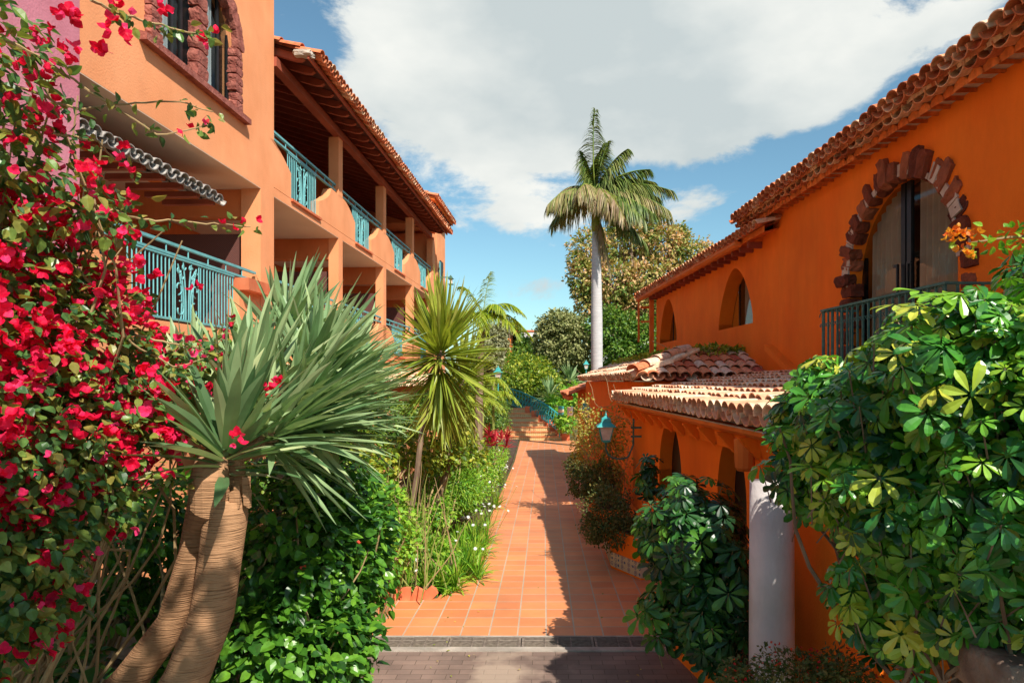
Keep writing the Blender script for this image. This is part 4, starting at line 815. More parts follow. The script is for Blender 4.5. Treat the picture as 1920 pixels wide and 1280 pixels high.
# pots
for (px, py, Y, m_, lb) in ((1052, 778, 36, 'teal_deep', 'turquoise and cream glazed pot near the foot of the steps'), (1069, 779, 35, 'white_paint', 'tall white pot beside the turquoise one near the steps')):
    c_ = P(px, py, Y); t = thing('pot', lb, 'pot', tuple(c_), 0); part('body', m_, lambda b_: b_.lathe([(.11, 0), (.15, .1), (.15, .42), (.17, .45), (.14, .46), (.13, .3)], 14, c_), t, True)
    if m_ == 'teal_deep': part('band', 'cream', lambda b_: b_.lathe([(.153, .14), (.155, .3), (.153, .31)], 14, c_), t, True)
# terracotta edging
for i, (x, y) in enumerate([(-1.83, 8.40), (-1.70, 8.38), (-1.55, 8.38), (-1.41, 8.42), (-1.98, 8.42)]):
    b = M(); rock(b, (x, y, gz(y) + .06), (.14, .07, .20), Matrix.Rotation(.5 + .2 * rng.normal(), 3, 'Y'), .06, 2)
    lab = ['second terracotta edging shard from the left at the bed corner', 'middle terracotta edging shard at the bed corner', 'fourth terracotta edging shard from the left at the bed corner', 'rightmost terracotta edging shard at the bed corner', 'leftmost terracotta edging shard under the white daisies'][i]
    tag(b.build('edging_shard', 'redledge', base=(x, y, gz(y))), lab, 'edging tile', 'broken terracotta edging pieces')
b = M(); rock(b, P(1905, 1262, 3.0), (.36, .4, .22), None, .07, 5); tag(b.build('boulder', 'rock', base=tuple(P(1890, 1320, 3.0)), smooth=True), 'rough brown boulder at the bottom right under the big bush', 'rock')
b = M()
for i in range(9):
    for j in range(4): rock(b, (-5.2 + i * .42 + .2 * (j % 2) , 5.2, .0 + j * .28), (.44, .35, .27), None, .10)
tag(b.build('stone_wall', 'rock', base=(-3.5, 5.2, -.2)), 'rough dark stone retaining wall in the shade behind the bare trunks', 'wall')

# ================================================================== vegetation
def frond(mb, stem, base, d, L, droop, nl, ll, w, hang=.5, r=.02, tone=None, wind=(0, 0, 0), taper=.35, seg=4):
    d = nrm(np.array(d, float)); t = np.linspace(0, 1, 16)[:, None]; wind = np.array(wind)
    C = np.array(base) + d * L * t + np.array([0, 0, -droop * L]) * t ** 2 + wind * L * t ** 2
    stem.tube(C, np.linspace(r, r * .2, 16), 5)
    tt = np.repeat(np.linspace(.12, 1, nl), 2); sg = np.tile([1, -1], nl); x = tt * 15; i0 = np.clip(x.astype(int), 0, 14); fr = (x - i0)[:, None]
    pos = C[i0] * (1 - fr) + C[i0 + 1] * fr; T = nrm(C[i0 + 1] - C[i0]); side = nrm(np.cross(T, [0, 0, 1.0])) * sg[:, None]
    D = nrm(side * (.9 - .3 * tt[:, None]) + T * (.35 + .6 * tt[:, None]) + np.array([0, 0, -hang * .35]) + rnd3(len(tt)) * .12 + wind * .8)
    ln = ll * (np.sin(np.clip(tt * 1.0 + .12, 0, 1) * PI) * (1 - taper) + taper) * rng.uniform(.8, 1.1, len(tt))
    tn = None if tone is None else np.clip(tone + rng.normal(size=len(tt)) * .15, 0, 1)
    strap(mb, pos, D, ln, w, hang, seg, .1, tn)
# royal palm
pt = P(1118, 435, 33); pbase = (P(1120, 700, 33)[0], 33, gz(33) - .3)
palm = thing('royal_palm', 'tall royal palm with a smooth grey trunk and wind blown crown', 'palm', pbase)
b = M(); zz = np.linspace(pbase[2], pt[2], 14); b.tube([(pbase[0] + (pt[0] - pbase[0]) * k / 13, 33, z) for k, z in enumerate(zz)], np.interp(np.linspace(0, 1, 14), [0, .3, .6, 1], [.32, .28, .28, .20]), 18); b.build('trunk', 'palm_trunk', palm, True)
ct = P(1117, 350, 33); b = M(); b.tube([pt - np.array([0, 0, .02]), pt + np.array([0, 0, .25]), pt * .5 + ct * .5, ct], [.20, .25, .2, .13], 14); b.build('crownshaft', 'crownshaft', palm, True)
fl = M(); fs = M(); top = P(1117, 362, 33)
FR = [(-.12, -.1, 1.0, 4.0, .02, .3), (.12, .2, 1.0, 3.2, .12, .35), (.35, -.1, .9, 3.2, .30, .4), (.75, .2, .62, 3.5, .42, .5), (.95, -.2, .42, 3.6, .42, .4), (1, .3, .12, 3.6, .38, .5), (.9, -.4, .2, 3.3, .55, .6),
      (-.75, .1, .55, 2.7, .62, .75), (-.95, -.3, .35, 2.9, .60, .6), (-.8, .5, .15, 2.9, .55, .45), (-.5, -.6, .6, 2.3, .8, .8), (.5, -.5, -.05, 2.6, .6, .3), (.25, -.6, .2, 2.4, 1.0, .85), (.62, .1, -.4, 2.6, .35, .3),
      (-.3, .6, .7, 2.6, .5, .5), (.4, .8, .4, 2.8, .5, .5), (.1, -.8, .4, 2.0, .9, .8), (.85, .0, .85, 3.2, .35, .25), (-.35, .1, 1.0, 3.0, .25, .3), (.9, .2, .5, 3.3, .5, .15), (.7, -.5, .0, 2.8, .5, .25), (-.9, .0, .45, 2.8, .65, .2), (.05, .3, 1.0, 3.4, .15, .2), (.55, .4, .75, 3.2, .45, .2)]
for (x, y, z, L, dr_, tn) in FR: frond(fl, fs, top, (x, y, z), L, dr_, 120, 1.0, .032, .95, .05, tn, (.10, 0, 0), .4)
for (x, z, L) in ((.22, -.9, 2.6), (.12, -.9, 1.9)): frond(fl, fs, P(1121, 400, 33), (x, -.1, z), L, .2, 50, .55, .02, .8, .04, .9)
fl.build('fronds', 'palm_leaf', palm); fs.build('frond_stalks', 'crownshaft', palm)
# tree fern
tb = P(902, 590, 17); tf = thing('tree_fern', 'tree fern with pale yellow green fronds arching over a thin brown trunk', 'tree fern', (tb[0] - .1, 17, gz(17)))
b = M(); b.tube([(tb[0] - .1, 17, gz(17)), (tb[0] - .05, 17, 2.2), P(904, 600, 17)], [.12, .10, .07], 8); b.build('trunk', 'bark', tf)
fl = M(); fs = M(); top = P(905, 595, 17)
for (x, y, z, L, dr_) in ((.1, .2, 1, 1.9, .35), (-.4, .1, 1.1, 1.8, .5), (.7, 0, .9, 1.7, .75), (.9, .3, .6, 1.5, .85), (.75, -.5, .5, 1.3, .9), (-.6, -.4, .6, 1.3, .9), (0, -.8, .6, 1.3, 1.0), (.3, .7, .8, 1.6, .6), (.45, -.4, .9, 1.4, .8), (-.9, .3, .5, 1.2, .9), (.15, -.5, .8, 1.1, 1.2)):
    frond(fl, fs, top, (x, y, z), L, dr_, 60, .34, .014, .55, .012, None)
fl.build('fronds', 'fern_leaf', tf); fs.build('frond_stalks', 'greenstem', tf)
# yuccas
def yucca(name, label, base, heads, m='yucca_leaf'):
    t = thing(name, label, 'yucca', base); b_ = M(); l_ = M()
    for (c_, ax, n_, L, w_) in heads:
        p_, r_ = limb(base, c_, .045, .030, wob=.04); b_.tube(p_, r_, 8)
        rosette(l_, c_, ax, n_, L, w_, 4, 118, .10, tone=lambda t_: .65 - .3 * t_ + .2 * rng.normal(size=len(t_)), spread=.10, fold=.35, power=.8)
        rosette(l_, np.array(c_) - np.array([0, 0, .25]), ax, n_ // 3, L * .9, w_ * .9, 125, 172, .05, tone=lambda t_: .6 + .25 * rng.normal(size=len(t_)), spread=.08, fold=.3)
        rosette(l_, np.array(c_) - np.array([0, 0, .5]), ax, n_ // 4, L * .85, w_ * .9, 140, 176, .02, tone=lambda t_: .75 + .2 * rng.normal(size=len(t_)), spread=.08, fold=.3)
    b_.build('trunk', 'bark', t); l_.build('leaves', m, t)
yucca('yucca', 'tall spiky yucca with a ball of stiff yellow green leaves in the left bed', (-2.02, 9.5, -.2), [(P(826, 652, 9.5), (.05, -.15, 1), 260, 1.0, .026)])
yucca('yucca', 'shorter yucca with drooping leaves close behind the tall one', (-1.75, 10.8, -.2), [(P(868, 708, 10.8), (.25, -.2, 1), 150, .80, .024), (P(850, 755, 10.4), (.1, -.5, -.3), 60, .65, .022)])
# dragon tree: two bare ringed trunks, many heads of strap leaves
dt = thing('dragon_tree', 'dragon tree with two leaning ringed trunks and heads of grey green strap leaves', 'tree', tuple(P(300, 1330, 3.2)))
b = M(); b.tube([P(262, 1420, 3.1), P(350, 1270, 3.15), P(398, 1150, 3.2), P(414, 1040, 3.2), P(424, 960, 3.2), P(428, 935, 3.2)], [.105, .10, .097, .095, .098, .085], 20); b.build('trunk', 'trunk_ring', dt, True)
b = M(); b.tube([P(130, 1390, 3.5), P(246, 1270, 3.45), P(325, 1165, 3.4), P(364, 1040, 3.35), P(382, 940, 3.3), P(395, 880, 3.3), P(412, 845, 3.3)], [.088, .084, .076, .072, .070, .068, .06], 20); b.build('trunk', 'trunk_ring', dt, True)
b = M(); b.tube([P(372, 985, 3.25), P(396, 948, 3.18), P(392, 900, 3.15), P(398, 860, 3.2)], [.05, .095, .085, .07], 16)
b.tube([P(425, 950, 3.25), P(440, 880, 3.3), P(430, 830, 3.3)], [.07, .05, .05], 12)
for i in range(7): rock(b, P(450 + rng.normal() * 8, 935 + rng.normal() * 8, 3.16), (.03, .03, .10), None, .15, 1)
heads = [((425, 838), 3.15, (.16, -.12, 1), 54, .58, .030, 66), ((470, 760), 3.6, (.25, .1, 1), 60, .62, .030, 80), ((560, 770), 3.7, (.8, .0, .6), 75, .62, .024, 78), ((590, 700), 4.0, (.45, .2, 1), 70, .62, .026, 80),
         ((520, 820), 3.45, (.95, -.1, .42), 70, .62, .024, 66), ((620, 760), 4.1, (.9, .1, .4), 80, .58, .022, 80), ((360, 760), 3.8, (-.3, .2, 1), 46, .60, .030, 80), ((640, 710), 4.4, (.7, .3, .6), 70, .54, .022, 85), ((540, 640), 4.3, (.25, .3, 1), 55, .62, .026, 60), ((600, 800), 3.9, (.95, 0, .25), 60, .54, .022, 70)]
for (pp_, Y, ax, n_, L, w_, am) in heads[1:]:
    p_, r_ = limb(P(430, 850, 3.3), P(*pp_, Y), .05, .035, wob=.1); b.tube(p_, r_, 8)
b.build('branches', 'trunk_ring', dt)
b = M()
for (pp_, Y, ax, n_, L, w_, am) in heads: rosette(b, P(*pp_, Y), ax, int(n_ * 1.1), L, w_, 3, am, .13, tone=lambda t_: .45 + .28 * rng.normal(size=len(t_)), spread=.04, seg=9, fold=.3)
rosette(b, P(422, 862, 3.17), (.1, 0, 1), 17, .46, .026, 68, 98, .28, spread=.05, seg=9)
b.build('leaves', 'agave_leaf', dt)

# bougainvillea
bg_ = thing('bougainvillea', 'big bougainvillea in crimson flower spilling over the left foreground', 'bougainvillea', (-2.6, 2.6, -.1))
core = pxblobs([(110, 640, 2.9, 165, 180, .5), (40, 520, 2.7, 110, 150, .45), (180, 790, 3.0, 150, 110, .4), (60, 830, 2.7, 160, 150, .4), (300, 720, 3.35, 90, 90, .3), (-120, 700, 2.5, 200, 400, .6)])
upper = pxblobs([(30, 300, 2.5, 110, 170, .35), (-10, 110, 2.3, 90, 130, .3), (170, 400, 2.7, 100, 70, .25), (-150, 200, 2.3, 180, 300, .5)])
lowr = pxblobs([(40, 1000, 2.6, 110, 140, .3), (150, 930, 2.9, 110, 80, .25), (-60, 1130, 2.5, 110, 200, .4), (70, 1130, 2.7, 70, 90, .2)])
L = M(); scatter(L, [OV, WIDE], core, 7000, .047, .4); scatter(L, [OV, WIDE], upper, 1500, .048, .1); scatter(L, [OV, WIDE], lowr, 2600, .050, .3)
Fl = M(); cc_, cu_ = blob_pts(core, 290, .80)
cl_ = np.repeat(np.arange(290), 12); tn_ = np.clip(rng.random(290)[cl_] * .7 + .3 * rng.random(len(cl_)), 0, 1); q_ = cc_[cl_] + rng.normal(size=(len(cl_), 3)) * .035 * rng.uniform(.5, 1.6, 290)[cl_][:, None]
inst(Fl, BR, q_, frames(nrm(rnd3(len(cl_))), nrm(rnd3(len(cl_)) + cu_[cl_])), .036 * rng.uniform(.6, 1.15, len(cl_)), tn_)
scatter(Fl, BR, upper, 200, .034, .6, upb=.3); scatter(Fl, BR, lowr, 170, .034, .8, upb=.3); scatter(Fl, BR, core, 300, .034, .72, upb=.3)
def clusters(cs):
    for (px, py, Y, r_, n_) in cs: scatter(Fl, BR, [(P(px, py, Y), (r_ * Y / F,) * 3)], n_, .030, .3, upb=.3)
clusters([(125, 30, 2.3, 18, 7), (220, 50, 2.35, 22, 9), (135, 95, 2.4, 12, 5), (185, 100, 2.4, 10, 4), (80, 60, 2.3, 24, 7), (100, 245, 2.5, 14, 5), (160, 320, 2.55, 30, 10), (180, 350, 2.6, 26, 8), (230, 285, 2.6, 18, 7), (60, 410, 2.5, 30, 12), (130, 410, 2.6, 35, 14),
          (230, 425, 2.7, 28, 12), (20, 490, 2.4, 26, 10), (250, 495, 2.8, 16, 7), (70, 130, 2.4, 30, 9), (300, 10, 2.4, 14, 4), (230, 5, 2.4, 14, 5), (225, 850, 2.9, 32, 16), (190, 915, 2.9, 18, 8), (125, 1040, 2.8, 38, 20), (100, 1110, 2.7, 42, 24), (95, 1195, 2.7, 34, 16), (35, 1200, 2.7, 22, 7),
          (200, 995, 2.95, 12, 4), (25, 970, 2.6, 16, 6), (75, 1060, 2.6, 18, 8), (510, 730, 3.4, 26, 14), (430, 700, 3.3, 28, 14), (330, 790, 3.3, 30, 16), (300, 755, 3.2, 26, 14), (370, 745, 3.3, 24, 12), (440, 825, 3.0, 14, 6), (290, 520, 3.0, 10, 3), (365, 540, 3.1, 8, 3), (150, 505, 2.8, 40, 18), (60, 610, 2.5, 30, 12), (10, 560, 2.4, 20, 8)])
Sm = M()
def spray(pts, Y, r_=.006, nleaf=24, nfl=0, lsz=.045):
    C = np.array([P(px, py, Y + .1 * i) for i, (px, py) in enumerate(pts)]); t = np.linspace(0, len(pts) - 1, 24); C = np.stack([np.interp(t, range(len(pts)), C[:, k]) for k in range(3)], 1)
    C[1:-1] += rng.normal(size=(22, 3)) * .003; Sm.tube(C, np.linspace(r_, r_ * .4, 24), 5); q = C[rng.integers(3, 24, nleaf)] + rng.normal(size=(nleaf, 3)) * .016
    d = nrm(rnd3(nleaf) + np.array([0, 0, -.5])); inst(L, OV, q, frames(d, nrm(rnd3(nleaf) * .6 + np.array([0, 0, 1]))), lsz * rng.uniform(.5, 1.1, nleaf))
    if nfl: q = C[rng.integers(18, 24, nfl)] + rng.normal(size=(nfl, 3)) * .012; d = nrm(rnd3(nfl)); inst(Fl, BR, q, frames(d, nrm(rnd3(nfl) + .1)), .026 * np.ones(nfl))
spray([(-20, 60), (80, 110), (180, 180), (300, 255), (400, 235)], 2.3, nleaf=44, nfl=4)
spray([(20, 160), (140, 205), (230, 195), (330, 190), (400, 210)], 2.4, nleaf=30); spray([(170, 0), (230, 30), (310, 50), (380, 70), (405, 75)], 2.3, nleaf=50, nfl=5)
spray([(160, 380), (260, 410), (360, 418), (470, 425)], 2.6, nleaf=34, nfl=4); spray([(100, 250), (180, 265), (250, 330)], 2.5, nleaf=26, nfl=3)
spray([(120, 480), (200, 560), (240, 640), (330, 690), (420, 660)], 2.7, nleaf=60, nfl=6); spray([(150, 880), (250, 900), (330, 890), (370, 910)], 2.8, nleaf=34); spray([(180, 600), (300, 640), (400, 655), (440, 600)], 2.9, nleaf=50, nfl=4)
spray([(60, 900), (90, 990), (110, 1090), (100, 1190)], 2.7, nleaf=30); spray([(130, 860), (190, 960), (235, 1030)], 2.8, nleaf=22, nfl=2)
for c_, r_ in core + upper + lowr:
    for k in range(6):
        p_, rr2 = limb((-2.9 + .2 * rng.normal(), 3.3 + .3 * rng.normal(), -.1), c_ + r_ * rng.normal(size=3) * .4 + np.array([0, .25, 0]), .012, .003, wob=.10, sag=.08, seg=12); Sm.tube(p_, rr2, 5)
Sm.build('branches', 'twig', bg_); L.build('leaves', 'boug_leaf', bg_); Fl.build('flowers', 'bract', bg_)

# hibiscus bush
bush('hibiscus_bush', 'dense dark green bush with a few red blooms right of the dragon tree trunks', 'bush', [(560, 1010, 4.6, 130, 170, .6), (650, 1050, 4.9, 85, 150, .5), (520, 1200, 4.3, 150, 120, .5), (640, 1210, 4.6, 70, 90, .35), (600, 900, 5.0, 90, 70, .4), (690, 1000, 5.3, 50, 110, .3)], [OV, WIDE], 8200, .075, 'hib_leaf', base=(-1.75, 4.7, -.1), stems=30, stemr=.014, shell=.3, flowers=(BR, 10, .03, 'red_flower'))
bush('leafy_shrub', 'deep shaded shrub filling the corner below the bougainvillea', 'shrub', [(90, 1130, 4.4, 140, 110, .4), (250, 960, 4.6, 110, 90, .4), (330, 1230, 4.4, 80, 60, .3), (300, 1080, 5.0, 90, 90, .3), (420, 1000, 5.0, 60, 80, .3), (30, 1270, 3.6, 160, 60, .3)], [OV], 3600, .085, 'hib_leaf', base=(-3.2, 4.5, -.1), stems=12, shell=.2)
# schefflera, right foreground
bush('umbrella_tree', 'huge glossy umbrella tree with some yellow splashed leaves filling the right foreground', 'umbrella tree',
     [(1800, 700, 3.3, 190, 150, .5), (1650, 790, 3.7, 170, 130, .5), (1760, 930, 3.4, 220, 190, .5), (1560, 870, 4.2, 120, 110, .4), (1900, 900, 3.0, 170, 300, .5), (1700, 1120, 3.8, 140, 120, .4), (1860, 1110, 3.3, 140, 120, .4), (1860, 620, 3.2, 110, 70, .3), (1545, 700, 4.1, 60, 30, .2), (1500, 790, 4.4, 50, 70, .25), (2050, 800, 2.9, 200, 320, .6), (2130, 560, 3.3, 210, 170, .7), (2250, 800, 3.6, 250, 250, .8)],  # the last blobs lie out of view, added to shade the white pillar
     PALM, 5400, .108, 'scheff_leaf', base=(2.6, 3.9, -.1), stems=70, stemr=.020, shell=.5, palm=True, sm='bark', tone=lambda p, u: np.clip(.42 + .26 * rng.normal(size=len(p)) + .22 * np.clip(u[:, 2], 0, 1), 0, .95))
bush('umbrella_shrub', 'smaller dark umbrella shrub between the path and the white pillar', 'shrub',
     [(1300, 1010, 5.9, 100, 120, .5), (1290, 1120, 5.8, 90, 100, .4), (1375, 1110, 5.6, 40, 110, .3), (1350, 990, 6.1, 50, 50, .3), (1232, 1000, 6.3, 35, 50, .2), (1218, 890, 8.6, 22, 44, .12), (1290, 920, 6.4, 30, 30, .2), (1330, 1190, 5.5, 60, 70, .3)],
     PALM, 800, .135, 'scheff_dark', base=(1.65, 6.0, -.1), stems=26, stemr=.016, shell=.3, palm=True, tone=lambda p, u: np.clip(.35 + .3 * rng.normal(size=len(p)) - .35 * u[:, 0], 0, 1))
bush('red_flowered_bush', 'small bush with tiny red blossoms at the foot of the white pillar', 'bush', [(1500, 1275, 4.2, 120, 50, .3), (1385, 1275, 4.4, 35, 30, .2), (1580, 1270, 4.0, 60, 45, .3)], [SL, NARROW], 4200, .038, 'dim_leaf', base=(1.7, 4.2, -.1), stems=26, stemr=.006, shell=.2, flowers=(BR, 160, .014, 'red_flower'))
# orange trumpet branch
ob = thing('trumpet_vine', 'branch of orange trumpet flowers reaching in from the right edge', 'vine', tuple(P(2080, 500, 2.6)))
S_ = M(); Lf = M(); Fw = M(); C = np.array([P(2080, 500, 2.6), P(1960, 440, 2.6), P(1890, 445, 2.6), P(1820, 455, 2.6)]); S_.tube(C, [.008, .007, .005, .003], 5)
t = rng.random(90); q = np.stack([np.interp(t * 3, range(4), C[:, k]) for k in range(3)], 1) + rng.normal(size=(90, 3)) * .028; d = nrm(rnd3(90)); inst(Lf, OV, q, frames(d, nrm(rnd3(90) * .5 + [0, 0, 1])), .036 * np.ones(90))
scatter(Fw, BR, [(P(1800, 450, 2.6), (.05, .05, .05)), (P(1815, 478, 2.6), (.03, .03, .02)), (P(1830, 435, 2.6), (.025, .02, .015))], 46, .018, .2)
S_.build('stem', 'twig', ob); Lf.build('leaves', 'grass_leaf', ob); Fw.build('flowers', 'orange_flower', ob)

# shrubs along the right side of the path
bush('clipped_shrub', 'dim bronze green shrub growing over the patterned planter box', 'shrub', [(1140, 965, 10.0, 50, 62, .35), (1115, 985, 10.0, 28, 34, .25), (1165, 985, 9.8, 30, 45, .3)], SL, 5200, .042, 'dim_leaf', base=(1.3, 10.2, .1), stems=14, stemr=.01, shell=.4)
bush('clipped_shrub', 'dark leafy shrub spilling over the second planter box', 'shrub', [(1095, 905, 13.2, 32, 30, .5), (1125, 900, 13, 30, 34, .5), (1080, 872, 15.5, 22, 22, .5)], SL, 3800, .06, 'dim_leaf', base=(1.2, 13.4, 0), stems=10, stemr=.01, shell=.4)
bush('vine_shrub', 'tall airy shrub of thin stems and small yellowing leaves against the orange wall', 'shrub', [(1130, 840, 13.2, 45, 75, .3), (1150, 800, 13.4, 35, 50, .25), (1095, 790, 14, 26, 55, .4), (1165, 880, 13, 20, 60, .2), (1085, 840, 14.5, 20, 30, .3)], SL, 2400, .066, 'dry_leaf', base=(1.4, 13.2, 0), stems=42, stemr=.012, shell=.1)
wires = M()
for (a, c_) in (((1155, 745, 13), (1130, 700, 15.8)), ((1150, 760, 13), (1080, 690, 15.8)), ((1185, 800, 11.4), (1150, 720, 15)), ((1190, 790, 11.2), (1175, 735, 13))):
    p_, r_ = limb(P(*a), P(*c_), .006, .004, wob=.04, sag=-.05); wires.tube(p_, r_, 4)
tag(wires.build('climbing_stem', 'twig', base=tuple(P(1150, 760, 13))), 'bare climbing stems leaning on the orange wall above the thin shrub', 'climber')

# left border planting
def clump(name, label, cat, px, py, Y, n, L, w, m, group=None, amax=70, droop=.6, m2=None, fl=0, fm='petal_white', zoff=0):
    c_ = P(px, py, Y); base = (c_[0], c_[1], gz(Y) + .05 + zoff); th = thing(name, label, cat, base, 0, group); b_ = M()
    k = max(1, n // 30)
    for i in range(k): rosette(b_, np.array(base) + rng.normal(size=3) * np.array([.10, .10, 0]), (0, 0, 1), n // k, L, w, 5, amax, droop, spread=.03, seg=5)
    b_.build('leaves', m, th)
    if fl:
        q = np.array(base) + np.stack([rng.normal(size=fl) * L * .45, rng.normal(size=fl) * L * .45, L * rng.uniform(.7, 1.05, fl)], 1); f_ = M(); up = nrm(rnd3(fl) * .3 + np.array([.1, -.5, .9])); d = nrm(np.cross(up, rnd3(fl)))
        inst(f_, star(9, .15), q, np.stack([nrm(np.cross(d, up)), d, up], -1), .030 * rng.uniform(.8, 1.3, fl)); f_.build('flowers', fm, th)
        s_ = M()
        for p_ in q: s_.tube([(p_[0] * .6 + base[0] * .4, p_[1] * .6 + base[1] * .4, base[2]), p_ - np.array([0, 0, .004])], .0035, 4)
        s_.build('stem', 'greenstem', th)
    return th
specs = [(800, 1060, 8.75), (842, 1062, 8.8), (875, 1030, 9.3), (822, 1030, 9.3), (770, 1040, 9.2), (862, 1000, 10.0), (885, 985, 10.6), (835, 990, 10.2), (800, 1000, 10.0), (760, 1010, 9.9), (893, 955, 11.6), (850, 960, 11.4), (815, 965, 11.2)]
where = ['at the bed corner above the terracotta shards', 'second along the bed edge from its corner', 'where the bed edge starts to follow the path', 'just behind the corner clump', 'at the far left of the bed corner', 'touching the path beside the lowest white star flower', 'at the path edge below the white star flowers', 'in the second row behind the path edge', 'in the middle of the grassy patch', 'at the left end of the grassy patch', 'highest along the path edge', 'furthest back in the second row', 'furthest back near the bare stems']
for i, (a, c_, Y) in enumerate(specs): clump('lily_clump', 'bright green clump of strap leaves ' + where[i], 'grassy plant', a, c_, Y, 120, .42 + .05 * rng.random(), .013, 'grass_leaf', 'strap leaved clumps in the left bed', fl=2 if i in (2, 6, 10, 5) else 0)
for i, (a, c_, Y, lb) in enumerate([(752, 1075, 8.6, 'white daisies at the lower left corner of the bed'), (905, 940, 12.5, 'white daisies leaning over the path edge above the grassy clumps'), (925, 905, 15, 'white daisies halfway along the bed edge'), (940, 870, 19, 'white daisies far along the bed edge, near the red plant')]):
    clump('daisy_plant', lb, 'daisies', a, c_, Y, 90, .34 if Y < 10 else .45, .009, 'grass_leaf', 'white daisies in the left bed', fl=(8 if Y < 10 else 22), zoff=.05)
bush('flowering_border', 'mixed yellow green border foliage beside the upper half of the path', 'border plants', [(905, 900, 14.5, 30, 30, .8), (925, 870, 18, 25, 24, 1.2), (935, 850, 22, 20, 20, 1.5), (880, 915, 13, 36, 36, .6)], SL, 6500, .055, 'grass_leaf', stems=8, shell=.3, flowers=(BR, 50, .03, 'petal_white'))
bush('feathery_shrub', 'soft feathery bright green shrub in the middle of the left bed', 'shrub', [(845, 910, 11.5, 60, 45, .5), (800, 940, 10.8, 50, 40, .4)], NARROW, 9000, .075, 'grass_leaf', stems=10, shell=.2)
bush('broad_leaved_shrub', 'broad shrub of pointed yellow green leaves under the yuccas', 'shrub', [(800, 850, 10.6, 80, 36, .5), (865, 850, 12, 56, 36, .5), (700, 860, 9.6, 50, 50, .4), (670, 900, 8.2, 50, 70, .4)], OV, 3300, .085, 'lime_leaf', stems=26, shell=.3)
bush('ground_cover', 'low lush green ground cover spreading between the bare canes and the path', 'ground cover', [(790, 960, 10.6, 60, 34, .5), (830, 920, 12.0, 60, 40, .6), (760, 990, 9.6, 44, 40, .4), (870, 935, 12.4, 34, 30, .5), (800, 1030, 9.3, 60, 26, .3)], [SL, NARROW], 9000, .075, 'grass_leaf', stems=8, stemr=.006, shell=.3)
bush('leafy_shrub', 'fresh green shrub of small leaves between the dark bush and the bare stems', 'shrub', [(710, 960, 7.4, 60, 70, .4), (690, 1040, 7.0, 60, 70, .4), (745, 1020, 8.0, 40, 50, .4), (600, 900, 7.5, 80, 60, .4)], OV, 4200, .06, 'grass_leaf', stems=14, shell=.3, flowers=(BR, 8, .03, 'red_flower'))
cs_ = thing('cane_thicket', 'thicket of bare tan canes and green stalks rising from the left bed', 'canes', (-1.75, 8.6, -.1)); b = M(); b2 = M()
for i in range(60):
    a = np.array([-1.75 + .3 * rng.normal(), 8.6 + .3 * rng.normal(), -.15]); e_ = a + np.array([rng.normal() * .4, rng.normal() * .3, rng.uniform(.8, 1.7)]); p_, r_ = limb(a, e_, .009, .003, wob=.035); (b if i % 3 == 0 else b2).tube(p_, r_, 5)
b.build('canes', 'twig', cs_); b2.build('stalks', 'greenstem', cs_)
# red cordyline
rc = thing('cordyline', 'crimson leaved cordyline near the foot of the steps', 'plant', (P(925, 850, 20)[0], 20, gz(20))); b = M()
for k in range(9): rosette(b, P(925 + 18 * rng.normal(), 830 + 8 * rng.normal(), 20 + rng.normal() * .3), (rng.normal() * .3, rng.normal() * .3, 1), 22, .42, .022, 5, 85, .35, spread=.03)
b.build('leaves', 'red_leaf', rc)
b = M()
for k in range(6): b.tube([(P(925, 850, 20)[0] + .1 * rng.normal(), 20, gz(20)), P(925 + 14 * rng.normal(), 832, 20)], .02, 5)
b.build('stem', 'bark', rc)
bush('rounded_hedge', 'rounded olive green hedge beside the steps', 'hedge', [(890, 790, 25, 56, 38, 1.4), (922, 772, 28, 34, 34, 1.5), (870, 810, 22, 40, 30, 1.2)], SL, 9000, .10, 'mid_leaf', stems=10, shell=.6, flowers=(BR, 30, .035, 'petal_yellow'))
for (px, py, Y, lb) in ((905, 720, 21, 'golden fern arching in front of the rounded hedge'), (925, 745, 23, 'smaller golden fern leaning towards the stair railing'), (890, 760, 19, 'low golden fern under the yuccas')):
    c_ = P(px, py, Y); tf = thing('fern', lb, 'fern', (c_[0], c_[1], gz(Y)), 0, 'golden ferns by the hedge'); fl = M(); fs = M(); fs.tube([(c_[0], c_[1], gz(Y)), c_], .05, 6)
    for k in range(16): a = k * 2.4; frond(fl, fs, c_, (math.cos(a), math.sin(a) * .7, .9 + .3 * rng.random()), 1.1 + .3 * rng.random(), .9, 40, .22, .012, .5, .01)
    fl.build('fronds', 'fern_leaf', tf); fs.build('frond_stalks', 'greenstem', tf)

